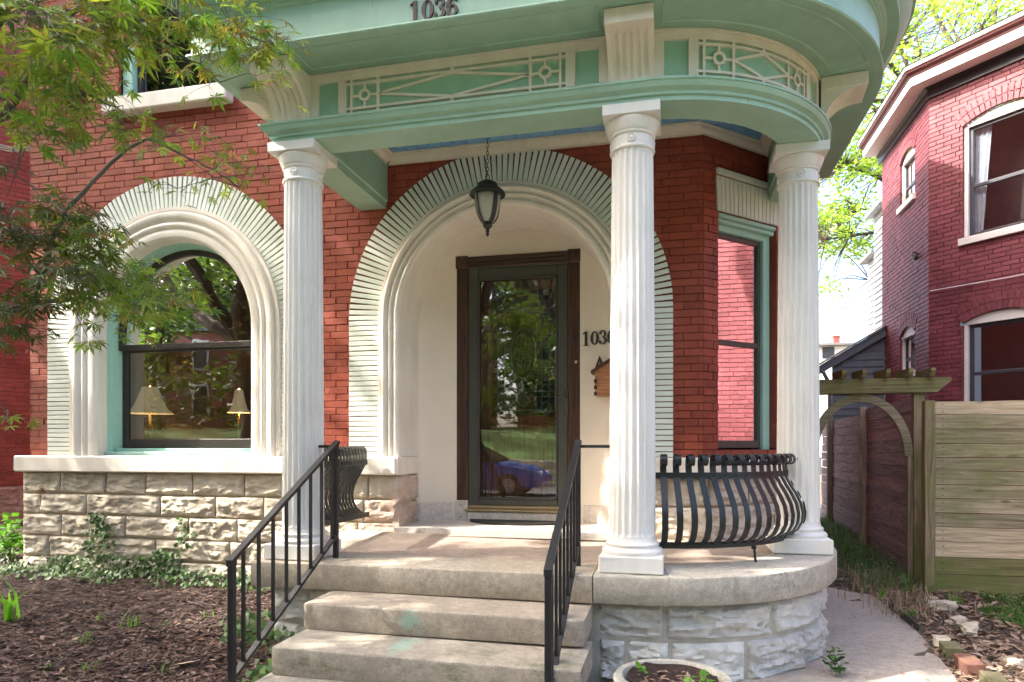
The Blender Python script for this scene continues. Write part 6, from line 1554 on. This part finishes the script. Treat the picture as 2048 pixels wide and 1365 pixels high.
# ================================================================== TREES
def grow(pts, rad, g, p, d, r, L, depth, rn, up=.15):
    q = p; P = [p]; n = 4
    for i in range(n): d = (d + Vector((rn.gauss(0, .16), rn.gauss(0, .16), rn.gauss(0, .10) + up * .3))).normalized(); q = q + d * L / n; P.append(q)
    g.tube(P, [r * (1 - .38 * i / n) for i in range(n + 1)], 7 if r > .04 else 4, False)
    if depth <= 1: pts += P[2:]
    if depth == 0: return
    for k in range(3 if depth > 1 else 4):
        a = rn.uniform(0, 6.28); sd_ = d.cross(Vector((math.cos(a), math.sin(a), .2))).normalized(); grow(pts, rad, g, P[rn.choice((2, 3, 4, 4))], (d * .7 + sd_ * .85).normalized(), r * .55, L * .68, depth - 1, rn, up)
def leafsoup(g, c, n, sp, size, rn):
    for _ in range(n):
        p = c + Vector((rn.gauss(0, sp), rn.gauss(0, sp), rn.gauss(0, sp * .7))); a = Vector((rn.gauss(0, 1), rn.gauss(0, 1), rn.gauss(0, .5))).normalized(); b_ = a.cross(Vector((rn.gauss(0, .5), rn.gauss(0, .5), 1))).normalized(); s = rn.uniform(*size)
        g.add([p - a * s * .5, p - b_ * s * .3, p + a * s * .6, p + b_ * s * .3], [(0, 1, 2, 3)])
# spring tree behind the neighbouring house: limbs run to where the sprays hang
rn = random.Random(31); sp = thing('spring_tree', (9.2, 23, 0), 'tall tree in fresh light green leaf behind the neighbouring house', 'tree')
base = Vector((9.2, 23, 0)); crotch = Vector((9.0, 22.8, 7.0)); g = MB(); g.tube([base, Vector((9.1, 23, 3.5)), crotch, Vector((9.1, 22.6, 10))], [.42, .34, .30, .24], 12); g.build('trunk', M['bark'], sp, True)
tips = []
for (u, v, d) in ((1650, 480, 17), (1690, 330, 18), (1740, 560, 19), (1680, 180, 20), (1760, 120, 20), (1830, 60, 21), (1900, 110, 21), (1960, 40, 22), (2030, 20, 22), (1850, -60, 22), (1990, -120, 23), (1740, -40, 20), (2100, 60, 23), (1600, 250, 18), (1640, 60, 19), (2200, 150, 24), (1720, 420, 18), (1780, 300, 20), (1890, 30, 22)):
    e_ = at(u, v, d); s0 = crotch + Vector((0, 0, rn.uniform(-1.5, 3))); m1 = s0.lerp(e_, .35) + Vector((0, 0, rn.uniform(.6, 1.4))); m2 = s0.lerp(e_, .7) + Vector((rn.uniform(-.4, .4), rn.uniform(-.4, .4), .8)); g = MB(); g.tube([s0, m1, m2, e_], [.13, .08, .05, .02], 6); g.build('branch', M['bark'], sp, True); tips += [m2, (m2 + e_) / 2, e_]
fo = MB(); tw = MB()
def sprays(n, ub, vb, db, k, spd, size):
    for _ in range(n):
        u, v = rn.uniform(*ub), rn.uniform(*vb); d = rn.uniform(*db)
        if noise.noise(Vector((u * .012, v * .012, 7))) < -.22: continue
        c = at(u, v, d); q = min(tips, key=lambda q: (q - c).length); mid = (q + c) / 2 + Vector((0, 0, rn.uniform(0, .25))); tw.tube([q, mid, c], [.018, .012, .005], 4, False); leafsoup(fo, c, k, spd, size, rn)
sprays(520, (1640, 2100), (-60, 330), (17, 24), 36, .26, (.09, .17)); sprays(260, (1560, 1780), (180, 500), (17, 20), 30, .26, (.09, .16)); sprays(70, (1600, 1700), (400, 600), (17, 19), 24, .22, (.08, .15)); sprays(20, (1690, 1745), (470, 620), (18, 20), 20, .17, (.08, .14)); sprays(260, (1500, 2500), (-700, -60), (18, 28), 30, .4, (.12, .2))
tag(tw.build('twigs', M['bark'], sp), None, kind='stuff'); tag(fo.raw('crown', M['spring'], sp), None, kind='stuff')

# street trees in front of the house: they shade the facade and show in the glass
def street_tree(loc, h, spread, seed, label, nl, size, mat='oak', cz=None, rr=None):
    rn = random.Random(seed); r = thing('street_tree', loc, label, 'tree', 'street trees mirrored in the glass'); L0 = Vector(loc); g = MB(); pts = []
    g.tube([L0, L0 + Vector((.1, 0, h * .2)), L0 + Vector((-.05, .1, h * .42))], [.38, .28, .24], 10); g.build('trunk', M['bark'], r, True)
    g = MB(); top = L0 + Vector((-.05, .1, h * .42))
    for k in range(6): a = k * 1.05 + rn.uniform(-.3, .3); grow(pts, None, g, top + Vector((0, 0, -rn.uniform(0, .12) * h)), Vector((math.cos(a), math.sin(a), rn.uniform(.5, 1.1))).normalized(), .15, spread * .75, 2, rn)
    tag(g.build('branches', M['bark'], r), None, kind='stuff'); f = MB(); 
    for q in rn.choices(pts, k=nl): leafsoup(f, q, 14, .34, size, rn)
    tag(f.raw('crown', M[mat], r), None, kind='stuff'); return r
street_tree((-10.4, 1.7, 0), 12, 5.3, 5, 'shade tree on the left, mirrored in the arched window', 3500, (.15, .26))
street_tree((-9.0, -2.6, 0), 9.5, 4.6, 15, 'old kerbside tree with thick spreading limbs, mirrored in the arched window', 1300, (.15, .26))
street_tree((-3.5, -17, 1.2), 11, 5, 6, 'tree on the bank across the street, mirrored in the door', 520, (.2, .34)); street_tree((-15, -14, .8), 12, 5.2, 7, 'tree across the street to the left, mirrored in the arched window', 520, (.2, .34)); street_tree((5.5, -15, 1), 11, 5, 8, 'tree across the street to the right, mirrored in the side window', 420, (.2, .34))
street_tree((-4.6, -3.4, 0), 8, 3.6, 9, 'kerbside tree with a forked trunk, mirrored in the door glass', 110, (.14, .24))

# ================================================================== ACROSS THE STREET (seen mirrored)
g = MB(); g.add([(-60, -10.5, .0), (60, -10.5, .0), (60, -4.6, .0), (-60, -4.6, .0)], [(0, 1, 2, 3)]); struct(g.build('street', M['asphalt']))
g = MB(); g.box(-60, 60, -4.6, -4.4, -.2, .12); struct(g.build('kerb', M['walk'])); g = MB(); g.box(-60, 60, -10.7, -10.5, -.2, .12); struct(g.build('kerb', M['walk']))
g = MB(); g.add([(-60, -4.4, .11), (60, -4.4, .11), (60, -3.1, .11), (-60, -3.1, .11)], [(0, 1, 2, 3)]); struct(g.build('verge', M['lawn']))
g = MB(); g.add([(-60, -3.1, .10), (60, -3.1, .10), (60, -1.7, .05), (-60, -1.7, .05)], [(0, 1, 2, 3)]); struct(g.build('pavement', M['walk']))
g = MB(); g.add([(-60, -1.7, .03), (-3.2, -1.7, .03), (-3.2, 1.25, .0), (-60, 1.25, .0)], [(0, 1, 2, 3)]); g.add([(1.6, -1.7, .03), (60, -1.7, .03), (60, 1.85, .0), (1.6, 1.85, .0)], [(0, 1, 2, 3)]); struct(g.build('front_lawn', M['lawn']))
g = MB(); g.add([(-60, -12.3, .12), (60, -12.3, .12), (60, -10.7, .11), (-60, -10.7, .11)], [(0, 1, 2, 3)]); struct(g.build('far_verge', M['lawn']))
g = MB(); g.loft([[(-60, y, z), (60, y, z)] for y, z in ((-12.7, .85), (-15, 1.3), (-19, 2.0), (-30, 2.6))], False); struct(g.build('far_lawn', M['lawn']))
rw = thing('retaining_wall', (-3, -12.5, 0), 'low stone retaining wall across the street, mirrored in the door', 'wall'); g = MB(); g.box(-60, 60, -12.7, -12.36, -.1, .84); g.build('core', M['joint'], rw)
for r_ in range(3):
    for k in range(22):
        sd += 1; x = -9 + k * .55 + (r_ % 2) * .25; rock(lambda s, z, o: (s, -12.36 + o, z), x, x + .55, .05 + r_ * .26, .31 + r_ * .26, .05, sd, 'stone_block', M['limestone'], rw, nx=6)
car = thing('parked_car', (-5.4, -6.6, 0), 'blue car parked across the street, mirrored in the door glass', 'car')
def xs(x, zlo, zhi, w): return [(x, -6.6 + s * w * k, z) for s, k, z in ((-1, .92, zlo), (-1, 1, zlo + .12), (-1, 1, (zlo + zhi) / 2), (-1, .93, zhi - .06), (-1, .7, zhi), (1, .7, zhi), (1, .93, zhi - .06), (1, 1, (zlo + zhi) / 2), (1, 1, zlo + .12), (1, .92, zlo))]
g = MB(); g.loft([xs(-7.55, .45, .80, .68), xs(-7.45, .25, .95, .82), xs(-6.6, .2, .98, .88), xs(-5.4, .2, .95, .89), xs(-4.4, .2, .92, .88), xs(-3.7, .22, .80, .84), xs(-3.3, .28, .66, .74), xs(-3.18, .4, .55, .6)], True, True); body = g.build('body', M['carpaint'], car, True, 35)
def cab(x, z, w): return [(x, -6.6 - w, z), (x, -6.6 + w, z)]
g = MB(); g.loft([[(-7.2, -6.6 - .78, .93), (-4.35, -6.6 - .78, .93), (-4.35, -6.6 + .78, .93), (-7.2, -6.6 + .78, .93)], [(-6.6, -6.6 - .62, 1.40), (-5.25, -6.6 - .62, 1.42), (-5.25, -6.6 + .62, 1.42), (-6.6, -6.6 + .62, 1.40)]], True, True); cb_ = g.build('cabin_glass', M['carglass'], car)
g = MB(); g.cbox(-6.7, -5.15, -7.24, -5.96, 1.39, 1.445, .02); g.build('roof', M['carpaint'], car)
for x in (-6.75, -4.05):
    for y in (-5.78, -7.42):
        g = MB(); Mx = Matrix.Translation((x, y, .31)) @ Matrix.Rotation(R_(90), 4, 'X'); g.lathe([(.2, -.1), (.31, -.1), (.315, -.06), (.315, .06), (.31, .1), (.2, .1)], 24, M=Mx); w_ = g.build('tyre', M['tyre'], car, True, 40); g = MB(); g.lathe([(.02, -.105), (.19, -.104), (.2, -.09), (.2, .09), (.19, .104), (.02, .105)], 20, M=Mx); g.build('rim', M['rim'], w_, True, 40)
for y in (-6.1, -7.1):
    g = MB(); g.cbox(-3.42, -3.24, y - .15, y + .15, .56, .66, .02); g.build('headlight', M['plastic'], car)

for k, (x, y, lab) in enumerate(((-26, -18, 'far tree at the left end of the row across the street'), (-20, -26, 'far tree behind the row across the street, left'), (-9.5, -23, 'far tree up the bank, mirrored left of the door'), (1.5, -24, 'far tree up the bank, mirrored right of the door'), (12, -22, 'far tree across the street on the right'), (-33, -8, 'far tree down the street on the left'), (20, -14, 'far tree down the street on the right'))):
    street_tree((x, y, 1.6 if y < -17 else .3), 13, 6, 40 + k, lab, 420, (.3, .5))

for k, (x, lab) in enumerate(((-46, 'brick house far down the street on the left'), (-32, 'brick house across the street, left'), (-18, 'brick house across the street, mirrored in the arched window'), (-4, 'brick house across the street, mirrored in the door'), (10, 'brick house across the street, right'), (24, 'brick house far down the street on the right'))):
    r = thing('street_house', (x, -31, 2.4), lab, 'house', 'houses across the street'); g = MB(); g.box(x - 5.5, x + 5.5, -38, -31, 2, 9.5); g.build('wall', M['lbrick' if k % 2 else 'brick'], r)
    g = MB(); g.prism([(x - 6, 9.4), (x + 6, 9.4), (x, 13)], lambda a, b_, t: (a, t, b_), -38.4, -30.6); g.build('roof', M['roofgrey'], r)
    for wx in (-3.6, 0, 3.6):
        for wz in (3.6, 6.8):
            g = MB(); g.box(x + wx - .7, x + wx + .7, -31.0, -30.95, wz - .1, wz + 2.0); w_ = g.build('window', M['nwhite'], r); g = MB(); g.box(x + wx - .55, x + wx + .55, -30.96, -30.93, wz, wz + 1.85); g.build('pane', M['carglass'], w_)

hg = MB(); rn = random.Random(3)
for _ in range(700):
    c = Vector((rn.uniform(-48, 26), rn.uniform(-27, -24), 2.3 + rn.random() ** .7 * 4.0)); leafsoup(hg, c, 14, .5, (.3, .55), rn)
o = hg.raw('tall_hedge', M['oak']); tag(o, 'tall leafy hedge in front of the houses across the street', 'hedge', kind='stuff')
